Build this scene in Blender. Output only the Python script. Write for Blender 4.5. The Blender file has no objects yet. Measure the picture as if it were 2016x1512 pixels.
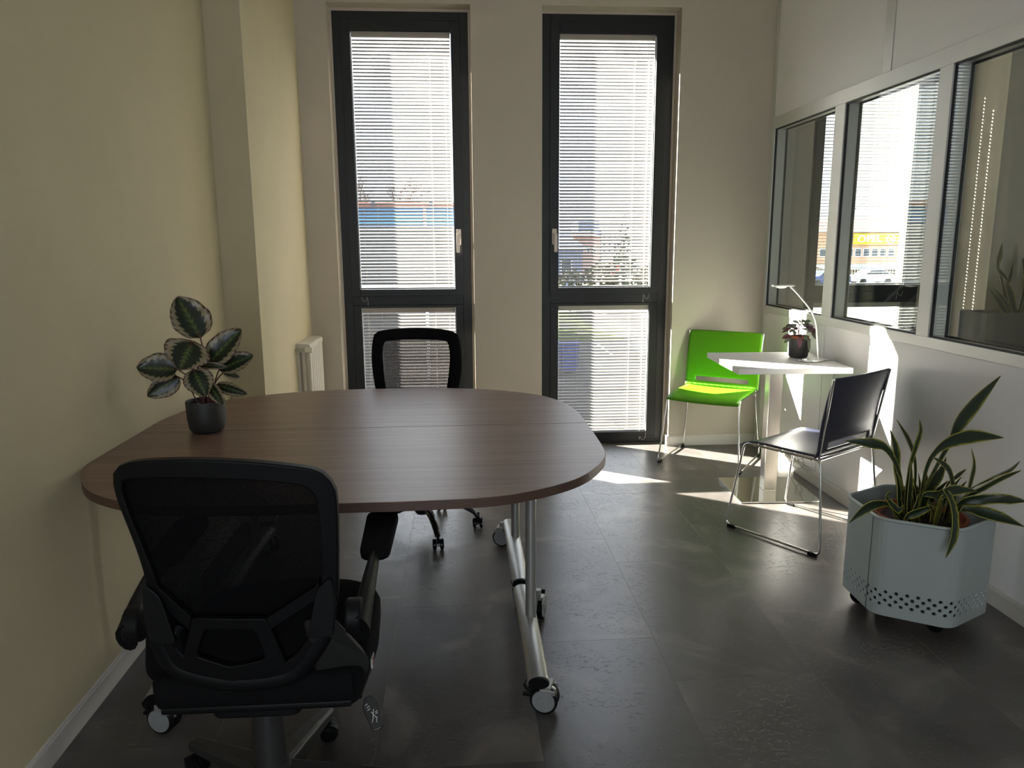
import bpy, bmesh, math, random
from mathutils import Vector, Matrix, Quaternion
random.seed(7)
S = bpy.context.scene
COL = S.collection
PI = math.pi
# ------------------------------------------------------------------ camera
cd = bpy.data.cameras.new('camera'); cam = bpy.data.objects.new('camera', cd); COL.objects.link(cam)
cd.sensor_width = 36.0; cd.lens = 1477.87 / 2016 * 36.0; cd.clip_start = 0.05; cd.clip_end = 500
pi_, ya_, ro_ = math.radians(-10.5576), math.radians(3.9224), math.radians(-0.3387)
fw = Vector((math.sin(ya_) * math.cos(pi_), math.cos(ya_) * math.cos(pi_), math.sin(pi_)))
rt = fw.cross(Vector((0, 0, 1))).normalized(); up = rt.cross(fw)
rr = rt * math.cos(ro_) + up * math.sin(ro_); uu = -rt * math.sin(ro_) + up * math.cos(ro_)
cam.matrix_world = Matrix(((rr.x, uu.x, -fw.x, 0), (rr.y, uu.y, -fw.y, 0), (rr.z, uu.z, -fw.z, 1.4), (0, 0, 0, 1)))
S.camera = cam
# ------------------------------------------------------------------ view, sky, sun
S.view_settings.view_transform = 'Standard'; S.view_settings.look = 'None'
S.view_settings.exposure = 2.15; S.view_settings.gamma = 1.0; S.view_settings.use_curve_mapping = False
SUN_DIR = Vector((1.0, -0.71, -0.70)).normalized()
W = bpy.data.worlds.new('sky'); S.world = W; W.use_nodes = True
wn = W.node_tree.nodes; wl = W.node_tree.links; wn.clear()
wo = wn.new('ShaderNodeOutputWorld'); bg = wn.new('ShaderNodeBackground')      # bright winter haze: white horizon, pale blue zenith
tcw = wn.new('ShaderNodeTexCoord'); sxw = wn.new('ShaderNodeSeparateXYZ'); rw_ = wn.new('ShaderNodeValToRGB')
rw_.color_ramp.elements[0].position = 0.0; rw_.color_ramp.elements[0].color = (0.84, 0.87, 1.0, 1); rw_.color_ramp.elements[1].position = 0.9; rw_.color_ramp.elements[1].color = (0.72, 0.82, 1.05, 1)
e_ = rw_.color_ramp.elements.new(0.25); e_.color = (0.94, 0.96, 1.03, 1)
wl.new(tcw.outputs['Generated'], sxw.inputs[0]); wl.new(sxw.outputs['Z'], rw_.inputs[0]); wl.new(rw_.outputs[0], bg.inputs[0])
bg.inputs['Strength'].default_value = 0.95; wl.new(bg.outputs[0], wo.inputs[0])
sl = bpy.data.lights.new('sun', 'SUN'); sl.energy = 27.0; sl.angle = math.radians(0.53); sl.color = (1.0, 0.93, 0.84)
so = bpy.data.objects.new('sun', sl); COL.objects.link(so); so.location = (-8, 12, 9)
so.rotation_euler = SUN_DIR.to_track_quat('-Z', 'Y').to_euler()
for (xa, xb, yy, zz, hh, rx) in ((-0.70, 0.0, 5.43, 1.41, 2.76, -PI / 2), (0.64, 1.34, 5.43, 1.41, 2.76, -PI / 2), (2.45, 3.15, 5.43, 1.41, 2.76, -PI / 2), (-1.05, 0.7, -1.66, 1.45, 2.4, PI / 2), (2.8, 4.2, -1.66, 1.45, 2.4, PI / 2)):   # sky portals in the window openings and the added rear ones
    pl = bpy.data.lights.new('sky_portal', 'AREA'); pl.shape = 'RECTANGLE'; pl.size = xb - xa; pl.size_y = hh
    pl.cycles.is_portal = True
    po = bpy.data.objects.new('sky_portal', pl); COL.objects.link(po)
    po.location = ((xa + xb) / 2, yy, zz); po.rotation_euler = (rx, 0, 0)
S.cycles.max_bounces = 14; S.cycles.diffuse_bounces = 8; S.cycles.glossy_bounces = 4; S.cycles.transparent_max_bounces = 24
S.cycles.sample_clamp_indirect = 6.0; S.cycles.caustics_reflective = False; S.cycles.caustics_refractive = False
S.cycles.use_denoising = True

# ------------------------------------------------------------------ materials
def nt(name):
    m = bpy.data.materials.new(name); m.use_nodes = True
    n = m.node_tree.nodes; n.clear()
    o = n.new('ShaderNodeOutputMaterial'); return m, n, m.node_tree.links, o
def mat(name, col, rough=0.5, metal=0.0, var=0.0, vs=8.0, bump=0.0, bs=60.0, spec=0.5, coat=0.0, stretch=None):
    m, n, l, o = nt(name)
    p = n.new('ShaderNodeBsdfPrincipled'); l.new(p.outputs[0], o.inputs[0])
    p.inputs['Base Color'].default_value = (*col, 1); p.inputs['Roughness'].default_value = rough
    p.inputs['Metallic'].default_value = metal; p.inputs['Specular IOR Level'].default_value = spec
    p.inputs['Coat Weight'].default_value = coat
    if var or bump:
        tc = n.new('ShaderNodeTexCoord'); mp = n.new('ShaderNodeMapping'); l.new(tc.outputs['Object'], mp.inputs[0])
        if stretch: mp.inputs['Scale'].default_value = stretch
    if var:
        nz = n.new('ShaderNodeTexNoise'); nz.inputs['Scale'].default_value = vs; nz.inputs['Detail'].default_value = 5
        l.new(mp.outputs[0], nz.inputs[0])
        r = n.new('ShaderNodeValToRGB'); r.color_ramp.elements[0].position = 0.3; r.color_ramp.elements[1].position = 0.7
        r.color_ramp.elements[0].color = (*[max(0, c * (1 - var)) for c in col], 1); r.color_ramp.elements[1].color = (*[min(1, c * (1 + var)) for c in col], 1)
        l.new(nz.outputs['Fac'], r.inputs[0]); l.new(r.outputs[0], p.inputs['Base Color'])
    if bump:
        nb = n.new('ShaderNodeTexNoise'); nb.inputs['Scale'].default_value = bs; nb.inputs['Detail'].default_value = 3
        l.new(mp.outputs[0], nb.inputs[0])
        b = n.new('ShaderNodeBump'); b.inputs['Strength'].default_value = bump; b.inputs['Distance'].default_value = 0.004
        l.new(nb.outputs['Fac'], b.inputs['Height']); l.new(b.outputs[0], p.inputs['Normal'])
    return m
def glass_mat(name, tint=(0.97, 0.99, 0.98), f0=0.045):
    m, n, l, o = nt(name)
    tr = n.new('ShaderNodeBsdfTransparent'); tr.inputs[0].default_value = (*tint, 1)
    g = n.new('ShaderNodeBsdfGlossy'); g.inputs['Roughness'].default_value = 0.0
    lw = n.new('ShaderNodeLayerWeight'); pw = n.new('ShaderNodeMath'); pw.operation = 'POWER'; pw.inputs[1].default_value = 5
    ma = n.new('ShaderNodeMath'); ma.operation = 'MULTIPLY_ADD'; ma.inputs[1].default_value = 1 - f0; ma.inputs[2].default_value = f0
    mx = n.new('ShaderNodeMixShader')
    l.new(lw.outputs['Facing'], pw.inputs[0]); l.new(pw.outputs[0], ma.inputs[0]); l.new(ma.outputs[0], mx.inputs[0])
    l.new(tr.outputs[0], mx.inputs[1]); l.new(g.outputs[0], mx.inputs[2]); l.new(mx.outputs[0], o.inputs[0])
    return m
def mesh_fabric(name, col, scale, cover):
    m, n, l, o = nt(name)
    p = n.new('ShaderNodeBsdfPrincipled'); p.inputs['Base Color'].default_value = (*col, 1); p.inputs['Roughness'].default_value = 0.85; p.inputs['Specular IOR Level'].default_value = 0.1
    tr = n.new('ShaderNodeBsdfTransparent'); mx = n.new('ShaderNodeMixShader')
    tc = n.new('ShaderNodeTexCoord'); sx = n.new('ShaderNodeSeparateXYZ'); l.new(tc.outputs['Object'], sx.inputs[0])
    def sn(out):
        a = n.new('ShaderNodeMath'); a.operation = 'MULTIPLY'; a.inputs[1].default_value = scale; l.new(out, a.inputs[0])
        b = n.new('ShaderNodeMath'); b.operation = 'SINE'; l.new(a.outputs[0], b.inputs[0]); return b
    a = sn(sx.outputs['X']); b = sn(sx.outputs['Z'])
    c = n.new('ShaderNodeMath'); c.operation = 'MULTIPLY'; l.new(a.outputs[0], c.inputs[0]); l.new(b.outputs[0], c.inputs[1])
    d = n.new('ShaderNodeMath'); d.operation = 'LESS_THAN'; d.inputs[1].default_value = cover; l.new(c.outputs[0], d.inputs[0])
    l.new(d.outputs[0], mx.inputs[0]); l.new(tr.outputs[0], mx.inputs[1]); l.new(p.outputs[0], mx.inputs[2]); l.new(mx.outputs[0], o.inputs[0])
    return m
def floor_mat():
    m, n, l, o = nt('slate vinyl')
    p = n.new('ShaderNodeBsdfPrincipled'); l.new(p.outputs[0], o.inputs[0])
    tc = n.new('ShaderNodeTexCoord'); oi = n.new('ShaderNodeObjectInfo')
    mp = n.new('ShaderNodeMapping'); l.new(tc.outputs['Object'], mp.inputs[0])
    cx = n.new('ShaderNodeCombineXYZ'); ml = n.new('ShaderNodeMath'); ml.operation = 'MULTIPLY'; ml.inputs[1].default_value = 37.0
    l.new(oi.outputs['Random'], ml.inputs[0]); l.new(ml.outputs[0], cx.inputs[0]); l.new(ml.outputs[0], cx.inputs[1]); l.new(cx.outputs[0], mp.inputs['Location'])
    n1 = n.new('ShaderNodeTexNoise'); n1.inputs['Scale'].default_value = 3.0; n1.inputs['Detail'].default_value = 7; n1.inputs['Distortion'].default_value = 0.8
    l.new(mp.outputs[0], n1.inputs[0])
    r = n.new('ShaderNodeValToRGB'); e = r.color_ramp.elements
    e[0].position = 0.3; e[0].color = (0.060, 0.054, 0.050, 1); e[1].position = 0.80; e[1].color = (0.24, 0.21, 0.185, 1)
    e2 = r.color_ramp.elements.new(0.55); e2.color = (0.092, 0.083, 0.077, 1)
    l.new(n1.outputs['Fac'], r.inputs[0])
    hv = n.new('ShaderNodeHueSaturation'); mr = n.new('ShaderNodeMapRange'); mr.inputs['To Min'].default_value = 0.8; mr.inputs['To Max'].default_value = 1.2
    l.new(oi.outputs['Random'], mr.inputs[0]); l.new(mr.outputs[0], hv.inputs['Value']); l.new(r.outputs[0], hv.inputs['Color']); l.new(hv.outputs[0], p.inputs['Base Color'])
    # embossed slate: sparse chipped wrinkles
    mp2 = n.new('ShaderNodeMapping'); mp2.inputs['Scale'].default_value = (42, 85, 60); l.new(mp.outputs[0], mp2.inputs[0])
    n2 = n.new('ShaderNodeTexNoise'); n2.inputs['Scale'].default_value = 1.0; n2.inputs['Detail'].default_value = 4; n2.inputs['Distortion'].default_value = 1.4
    l.new(mp2.outputs[0], n2.inputs[0])
    r2 = n.new('ShaderNodeValToRGB'); q = r2.color_ramp.elements; q[0].position = 0.61; q[0].color = (0, 0, 0, 1); q[1].position = 0.66; q[1].color = (1, 1, 1, 1)
    l.new(n2.outputs['Fac'], r2.inputs[0])
    n3 = n.new('ShaderNodeTexNoise'); n3.inputs['Scale'].default_value = 5.0; l.new(mp.outputs[0], n3.inputs[0])
    r3 = n.new('ShaderNodeValToRGB'); r3.color_ramp.elements[0].position = 0.42; r3.color_ramp.elements[1].position = 0.54; l.new(n3.outputs['Fac'], r3.inputs[0])
    mm = n.new('ShaderNodeMath'); mm.operation = 'MULTIPLY'; l.new(r2.outputs[0], mm.inputs[0]); l.new(r3.outputs[0], mm.inputs[1])
    b = n.new('ShaderNodeBump'); b.inputs['Strength'].default_value = 0.6; b.inputs['Distance'].default_value = 0.0018; l.new(mm.outputs[0], b.inputs['Height'])
    n4 = n.new('ShaderNodeTexNoise'); n4.inputs['Scale'].default_value = 190; l.new(mp.outputs[0], n4.inputs[0])
    b2 = n.new('ShaderNodeBump'); b2.inputs['Strength'].default_value = 0.12; b2.inputs['Distance'].default_value = 0.001
    l.new(n4.outputs['Fac'], b2.inputs['Height']); l.new(b.outputs[0], b2.inputs['Normal']); l.new(b2.outputs[0], p.inputs['Normal'])
    p.inputs['Roughness'].default_value = 0.32; p.inputs['Specular IOR Level'].default_value = 0.6
    return m
def wood_mat():
    m, n, l, o = nt('walnut laminate')
    p = n.new('ShaderNodeBsdfPrincipled'); l.new(p.outputs[0], o.inputs[0])
    tc = n.new('ShaderNodeTexCoord'); mp = n.new('ShaderNodeMapping'); mp.inputs['Scale'].default_value = (1.2, 34, 34); l.new(tc.outputs['Object'], mp.inputs[0])
    nz = n.new('ShaderNodeTexNoise'); nz.inputs['Scale'].default_value = 1.6; nz.inputs['Detail'].default_value = 7; nz.inputs['Distortion'].default_value = 0.4
    l.new(mp.outputs[0], nz.inputs[0])
    r = n.new('ShaderNodeValToRGB'); e = r.color_ramp.elements
    e[0].position = 0.28; e[0].color = (0.15, 0.085, 0.06, 1); e[1].position = 0.75; e[1].color = (0.25, 0.16, 0.118, 1)
    l.new(nz.outputs['Fac'], r.inputs[0]); l.new(r.outputs[0], p.inputs['Base Color'])
    b = n.new('ShaderNodeBump'); b.inputs['Strength'].default_value = 0.22; b.inputs['Distance'].default_value = 0.001
    l.new(nz.outputs['Fac'], b.inputs['Height']); l.new(b.outputs[0], p.inputs['Normal'])
    p.inputs['Roughness'].default_value = 0.36
    return m
def uvmath(n, l, comp):
    u = n.new('ShaderNodeUVMap'); s = n.new('ShaderNodeSeparateXYZ'); l.new(u.outputs[0], s.inputs[0]); return s.outputs[comp]
def leaf_mat(name, stops, jag, jfreq, back=None, rough=0.35):
    """colour across the blade by |2u-1| plus a jagged wobble along v"""
    m, n, l, o = nt(name)
    p = n.new('ShaderNodeBsdfPrincipled'); l.new(p.outputs[0], o.inputs[0]); p.inputs['Roughness'].default_value = rough
    u = uvmath(n, l, 'X'); v = uvmath(n, l, 'Y')
    a = n.new('ShaderNodeMath'); a.operation = 'MULTIPLY_ADD'; a.inputs[1].default_value = 2; a.inputs[2].default_value = -1; l.new(u, a.inputs[0])
    ab = n.new('ShaderNodeMath'); ab.operation = 'ABSOLUTE'; l.new(a.outputs[0], ab.inputs[0])
    sh = n.new('ShaderNodeMath'); sh.operation = 'MULTIPLY_ADD'; sh.inputs[1].default_value = -0.45; l.new(ab.outputs[0], sh.inputs[0]); l.new(v, sh.inputs[2])
    f = n.new('ShaderNodeMath'); f.operation = 'MULTIPLY'; f.inputs[1].default_value = jfreq; l.new(sh.outputs[0], f.inputs[0])
    sn = n.new('ShaderNodeMath'); sn.operation = 'SINE'; l.new(f.outputs[0], sn.inputs[0])
    nz = n.new('ShaderNodeTexNoise'); nz.inputs['Scale'].default_value = 14; uu_ = n.new('ShaderNodeUVMap'); l.new(uu_.outputs[0], nz.inputs[0])
    ad = n.new('ShaderNodeMath'); ad.operation = 'MULTIPLY'; l.new(sn.outputs[0], ad.inputs[0]); l.new(nz.outputs['Fac'], ad.inputs[1])
    w = n.new('ShaderNodeMath'); w.operation = 'MULTIPLY_ADD'; w.inputs[1].default_value = jag; l.new(ad.outputs[0], w.inputs[0]); l.new(ab.outputs[0], w.inputs[2])
    r = n.new('ShaderNodeValToRGB'); r.color_ramp.interpolation = 'EASE'
    els = r.color_ramp.elements
    els[0].position = stops[0][0]; els[0].color = (*stops[0][1], 1); els[1].position = stops[-1][0]; els[1].color = (*stops[-1][1], 1)
    for ps, c in stops[1:-1]:
        e = els.new(ps); e.color = (*c, 1)
    l.new(w.outputs[0], r.inputs[0])
    out = r.outputs[0]
    if back:
        ge = n.new('ShaderNodeNewGeometry'); mx = n.new('ShaderNodeMix'); mx.data_type = 'RGBA'
        l.new(ge.outputs['Backfacing'], mx.inputs['Factor']); l.new(out, mx.inputs['A']); mx.inputs['B'].default_value = (*back, 1); out = mx.outputs['Result']
    l.new(out, p.inputs['Base Color'])
    return m
def srgb(r, g, b):
    f = lambda c: (c / 255 / 12.92) if c <= 10 else ((c / 255 + 0.055) / 1.055) ** 2.4
    return (f(r), f(g), f(b))
M = {}
M['sage'] = mat('sage paint', (0.545, 0.485, 0.325), 0.85, var=0.03, vs=3, bump=0.08, bs=220)
M['white_wall'] = mat('warm white paint', (0.56, 0.50, 0.415), 0.85, var=0.02, vs=3, bump=0.06, bs=220)
M['panel'] = mat('white partition panel', (0.86, 0.85, 0.845), 0.4, var=0.015, vs=2)
M['alu'] = mat('pale anodised rail', (0.70, 0.70, 0.66), 0.42, 0.25, var=0.03, vs=5)
M['gasket'] = mat('black gasket', (0.015, 0.014, 0.013), 0.6)
M['ceiling'] = mat('ceiling paint', (0.75, 0.74, 0.7), 0.9)
M['skirting'] = mat('white skirting', (0.66, 0.63, 0.58), 0.4)
M['floor'] = floor_mat(); M['subfloor'] = mat('subfloor', (0.03, 0.03, 0.03), 0.9)
M['frame'] = mat('anthracite window frame', (0.009, 0.0105, 0.011), 0.45, var=0.1, vs=30)
M['pane'] = glass_mat('window glass'); M['pane2'] = glass_mat('partition glass', (0.96, 0.98, 0.965), 0.05)
M['slat'] = mat('cream blind slat', (0.31, 0.30, 0.285), 0.4, spec=.3)
M['headrail'] = mat('blind headrail', (0.42, 0.38, 0.33), 0.45)
M['cord'] = mat('blind cord', (0.75, 0.73, 0.68), 0.7)
M['nickel'] = mat('brushed nickel handle', (0.50, 0.42, 0.34), 0.38, 0.8)
M['wood'] = wood_mat(); M['wood_edge_shade'] = mat('walnut shaded edge', (0.085, 0.046, 0.030), 0.45, var=0.2, vs=6, stretch=(3, 3, 60))  # tabletop edge is the same walnut, shade put into its darker colour
M['table_metal'] = mat('silver painted steel', (0.40, 0.40, 0.38), 0.38, 0.6, var=0.06, vs=6)
M['black_plastic'] = mat('black plastic', (0.0045, 0.0045, 0.005), 0.5, bump=0.05, bs=400, spec=.18)
M['black_soft'] = mat('black fabric', (0.004, 0.004, 0.0045), 0.9, bump=0.15, bs=500, spec=.15)
M['black_gloss'] = mat('glossy black', (0.008, 0.008, 0.009), 0.22)
M['dark_plastic'] = mat('charcoal plastic base', (0.028, 0.027, 0.0265), 0.42, bump=0.05, bs=300)
M['caster_grey'] = mat('light grey caster cover', (0.26, 0.27, 0.27), 0.45)
M['chrome'] = mat('chrome', (0.78, 0.77, 0.75), 0.13, 1.0)
M['steel'] = mat('brushed steel', (0.62, 0.57, 0.5), 0.28, 1.0, var=0.06, vs=6, stretch=(40, 40, 1))
M['plate'] = mat('polished steel plate', (0.66, 0.66, 0.60), 0.09, 1.0)
M['green'] = mat('lime green plastic', (0.125, 0.40, 0.008), 0.42)
_n = M['green'].node_tree.nodes; _l = M['green'].node_tree.links; _p = [x for x in _n if x.type == 'BSDF_PRINCIPLED'][0]; _o = [x for x in _n if x.type == 'OUTPUT_MATERIAL'][0]
_t = _n.new('ShaderNodeBsdfTranslucent'); _t.inputs[0].default_value = (0.26, 0.62, 0.02, 1); _x = _n.new('ShaderNodeMixShader'); _x.inputs[0].default_value = 0.25     # thin see-through-lit plastic
_l.new(_p.outputs[0], _x.inputs[1]); _l.new(_t.outputs[0], _x.inputs[2]); _l.new(_x.outputs[0], _o.inputs[0])
M['navy'] = mat('dark navy plastic', (0.030, 0.032, 0.058), 0.36)
M['white_top'] = mat('white laminate', (0.70, 0.685, 0.66), 0.5, spec=.3)
M['pot_dark'] = mat('matt charcoal ceramic', (0.026, 0.026, 0.0245), 0.55, var=0.15, vs=20)
M['terracotta'] = mat('terracotta', (0.33, 0.095, 0.045), 0.8, var=0.15, vs=20)
M['soil'] = mat('potting soil', (0.018, 0.012, 0.008), 0.95, var=0.5, vs=60, bump=0.8, bs=80)
M['planter'] = mat('pale blue grey painted steel', (0.42, 0.475, 0.47), 0.4, var=0.02, vs=4)
M['planter_shade'] = mat('dark planter insert', (0.03, 0.03, 0.03), 0.7)  # dark tone for the shade seen through the planter's holes
M['box_dark'] = mat('anthracite planter box', (0.045, 0.046, 0.042), 0.6)
M['radiator'] = mat('cream radiator enamel', (0.72, 0.68, 0.60), 0.35)
M['silver'] = mat('satin silver lamp', (0.70, 0.69, 0.67), 0.3, 0.85)
M['stem_red'] = mat('dark red stalk', (0.10, 0.022, 0.026), 0.45)
M['inch_dark'] = leaf_mat('small burgundy leaf', [(0.0, (0.16, 0.035, 0.06)), (0.3, (0.10, 0.03, 0.045)), (0.6, (0.15, 0.09, 0.09)), (1.0, (0.10, 0.02, 0.035))], 0.15, 25, back=(0.17, 0.02, 0.05), rough=0.4)
M['snake'] = leaf_mat('snake plant leaf', [(0.0, (0.016, 0.030, 0.014)), (0.55, (0.020, 0.038, 0.016)), (0.80, (0.03, 0.055, 0.018)), (0.87, (0.30, 0.29, 0.035)), (1.0, (0.42, 0.38, 0.07))], 0.12, 55, rough=0.38)
M['calathea'] = leaf_mat('rose painted leaf', [(0.0, (0.085, 0.11, 0.03)), (0.07, (0.05, 0.075, 0.02)), (0.17, (0.014, 0.022, 0.009)), (0.58, (0.012, 0.018, 0.008)), (0.66, (0.24, 0.215, 0.12)), (0.86, (0.30, 0.235, 0.165)), (0.94, (0.13, 0.10, 0.05)), (1.0, (0.055, 0.03, 0.022))], 0.13, 46, back=(0.12, 0.022, 0.035), rough=0.33)
M['inch_plant'] = leaf_mat('small striped leaf', [(0.0, (0.11, 0.03, 0.04)), (0.12, (0.04, 0.06, 0.03)), (0.35, (0.26, 0.32, 0.22)), (0.6, (0.22, 0.28, 0.16)), (0.75, (0.05, 0.08, 0.03)), (1.0, (0.09, 0.03, 0.035))], 0.15, 25, back=(0.13, 0.018, 0.04), rough=0.4)
M['mesh_near'] = mesh_fabric('dense black mesh', (0.003, 0.003, 0.0035), 2 * PI / 0.0035, 0.55)
M['mesh_far'] = mesh_fabric('open black mesh', (0.010, 0.010, 0.011), 2 * PI / 0.0085, 0.36)
M['tag'] = mat('white fabric tag', (0.6, 0.58, 0.54), 0.8); M['print_red'] = mat('red brown print', (0.25, 0.06, 0.05), 0.8); M['print_white'] = mat('white print', (0.55, 0.55, 0.55), 0.7)
M['brass_valve'] = mat('steel valve', (0.4, 0.4, 0.38), 0.3, 0.9)

# ------------------------------------------------------------------ mesh helpers
def thing(name, label=None, cat=None, loc=(0, 0, 0), rz=0.0, group=None, kind=None):
    o = bpy.data.objects.new(name, None); COL.objects.link(o); o.empty_display_size = 0.1
    o.location = loc; o.rotation_euler = (0, 0, rz)
    return tag(o, label, cat, group, kind)
def tag(o, label=None, cat=None, group=None, kind=None):
    if label: o['label'] = label
    if cat: o['category'] = cat
    if group: o['group'] = group
    if kind: o['kind'] = kind
    return o
def obj(name, bm, m, parent=None, smooth=None, world=False, bevel=0, solid=0, sub=0):
    """link bm as ONE mesh object; world=True: vertices are world coordinates under an unrotated parent"""
    if world and parent is not None:
        off = Vector((0, 0, 0)); q = parent
        while q is not None: off += q.location; q = q.parent
        bmesh.ops.translate(bm, verts=bm.verts, vec=-off)
    me = bpy.data.meshes.new(name); bm.to_mesh(me); bm.free()
    for mm in (m if isinstance(m, (list, tuple)) else [m]): me.materials.append(mm)
    if smooth is not None:
        for f in me.polygons: f.use_smooth = True
        if smooth < 180: me.set_sharp_from_angle(angle=math.radians(smooth))
    o = bpy.data.objects.new(name, me); COL.objects.link(o)
    if parent is not None: o.parent = parent
    if solid:
        md = o.modifiers.new('solid', 'SOLIDIFY'); md.thickness = solid; md.offset = 0
    if sub:
        md = o.modifiers.new('sub', 'SUBSURF'); md.levels = sub; md.render_levels = sub
    if bevel:
        md = o.modifiers.new('bev', 'BEVEL'); md.width = bevel; md.segments = 2; md.limit_method = 'ANGLE'; md.angle_limit = math.radians(40)
    return o
def N(): return bmesh.new()
def box(bm, x0, x1, y0, y1, z0, z1, mi=0):
    v = [bm.verts.new(p) for p in ((x0, y0, z0), (x1, y0, z0), (x1, y1, z0), (x0, y1, z0), (x0, y0, z1), (x1, y0, z1), (x1, y1, z1), (x0, y1, z1))]
    for q in ((3, 2, 1, 0), (4, 5, 6, 7), (0, 1, 5, 4), (1, 2, 6, 5), (2, 3, 7, 6), (3, 0, 4, 7)):
        bm.faces.new([v[i] for i in q]).material_index = mi
    return bm
def fillet(pts, r, n=5, closed=False):
    P = [Vector(p) for p in pts]; out = []; k = len(P)
    for i in range(k):
        if not closed and i in (0, k - 1): out.append(P[i]); continue
        a, b, c = P[i - 1], P[i], P[(i + 1) % k]
        d1 = (a - b); d2 = (c - b); rr_ = min(r, d1.length * 0.48, d2.length * 0.48)
        p, q = b + d1.normalized() * rr_, b + d2.normalized() * rr_
        for j in range(n + 1):
            t = j / n; out.append(p * (1 - t) ** 2 + b * 2 * t * (1 - t) + q * t * t)
    return out
def catmull(pts, n=6, closed=False):
    P = [Vector(p) for p in pts]; k = len(P); out = []
    for i in range(k if closed else k - 1):
        if closed: a, b, c, d = P[i - 1], P[i], P[(i + 1) % k], P[(i + 2) % k]
        else: a, b, c, d = P[max(i - 1, 0)], P[i], P[i + 1], P[min(i + 2, k - 1)]
        for j in range(n):
            t = j / n; out.append(0.5 * ((2 * b) + (c - a) * t + (2 * a - 5 * b + 4 * c - d) * t * t + (3 * b - a - 3 * c + d) * t ** 3))
    if not closed: out.append(P[-1])
    return out
def tube(bm, pts, r, seg=8, closed=False, sq=1.0, side=None, mi=0):
    """sweep a round (or squashed by sq) section; r may be a list"""
    P = [Vector(p) for p in pts]; k = len(P); R = r if isinstance(r, (list, tuple)) else [r] * k
    T = []
    for i in range(k):
        a = P[i - 1] if (i or closed) else P[i]; b = P[(i + 1) % k] if (i < k - 1 or closed) else P[i]
        T.append((b - a).normalized())
    nrm = Vector(side) if side else (T[0].cross(Vector((0, 0, 1))) if abs(T[0].z) < 0.9 else T[0].cross(Vector((0, 1, 0))))
    nrm = (nrm - T[0] * nrm.dot(T[0])).normalized(); rings = []
    for i in range(k):
        if i:
            q = T[i - 1].rotation_difference(T[i]); nrm = q @ nrm
            nrm = (nrm - T[i] * nrm.dot(T[i])).normalized()
        bn = T[i].cross(nrm)
        rings.append([bm.verts.new(P[i] + nrm * math.cos(2 * PI * j / seg) * R[i] + bn * math.sin(2 * PI * j / seg) * R[i] * sq) for j in range(seg)])
    for i in range(k if closed else k - 1):
        A, B = rings[i], rings[(i + 1) % k]
        for j in range(seg): bm.faces.new((A[j], A[(j + 1) % seg], B[(j + 1) % seg], B[j])).material_index = mi
    if not closed:
        bm.faces.new(rings[0][::-1]).material_index = mi; bm.faces.new(rings[-1]).material_index = mi
    return bm
def lathe(bm, prof, c=(0, 0, 0), seg=24, axis='z', mi=0):
    c = Vector(c); rings = []
    for r, h in prof:
        ring = []
        for j in range(seg):
            a = 2 * PI * j / seg; u, v = r * math.cos(a), r * math.sin(a)
            ring.append(bm.verts.new(c + (Vector((u, v, h)) if axis == 'z' else Vector((h, u, v)) if axis == 'x' else Vector((v, h, u)))))
        rings.append(ring)
    for A, B in zip(rings, rings[1:]):
        for j in range(seg): bm.faces.new((A[j], A[(j + 1) % seg], B[(j + 1) % seg], B[j])).material_index = mi
    bm.faces.new(rings[0][::-1]).material_index = mi; bm.faces.new(rings[-1]).material_index = mi
    return bm
def cyl(bm, c, r, h, seg=20, axis='z', mi=0):
    return lathe(bm, [(r, 0), (r, h)], c, seg, axis, mi)
def prism(bm, out, z0, z1, ax='z', mi=0):
    """extrude a 2D outline; ax is the extrusion axis (for y: outline is x,z; for x: outline is y,z)"""
    f = {'z': lambda p, h: (p[0], p[1], h), 'y': lambda p, h: (p[0], h, p[1]), 'x': lambda p, h: (h, p[0], p[1])}[ax]
    A = [bm.verts.new(f(p, z0)) for p in out]; B = [bm.verts.new(f(p, z1)) for p in out]; k = len(out)
    bm.faces.new(A[::-1]).material_index = mi; bm.faces.new(B).material_index = mi
    for i in range(k): bm.faces.new((A[i], A[(i + 1) % k], B[(i + 1) % k], B[i])).material_index = mi
    bmesh.ops.recalc_face_normals(bm, faces=bm.faces)
    return bm
def rrect(x0, x1, y0, y1, r, n=5):
    return [(p.x, p.y) for p in fillet([(x0, y0, 0), (x1, y0, 0), (x1, y1, 0), (x0, y1, 0)], r, n, True)]
def slab(bm, out, z0, z1, e, dome=0.0):
    """outline extruded with softly rounded top and bottom edges"""
    c = Vector((sum(p[0] for p in out) / len(out), sum(p[1] for p in out) / len(out)))
    def ring(ins, z):
        vs = []
        for p in out:
            d = Vector((p[0], p[1])) - c; L = d.length or 1; d = d * max(0.0, (L - ins) / L); vs.append(bm.verts.new((c.x + d.x, c.y + d.y, z)))
        return vs
    rs = [ring(e, z0), ring(e * 0.3, z0 + e * 0.3), ring(0, z0 + e), ring(0, z1 - e), ring(e * 0.3, z1 - e * 0.3), ring(e, z1)]
    if dome: rs.append(ring(e * 3.5, z1 + dome)); rs.append(ring(e * 7, z1 + dome * 1.4))
    k = len(out)
    for A, B in zip(rs, rs[1:]):
        for i in range(k): bm.faces.new((A[i], A[(i + 1) % k], B[(i + 1) % k], B[i]))
    bm.faces.new(rs[0][::-1]); bm.faces.new(rs[-1])
    bmesh.ops.recalc_face_normals(bm, faces=bm.faces)
    return bm
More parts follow.
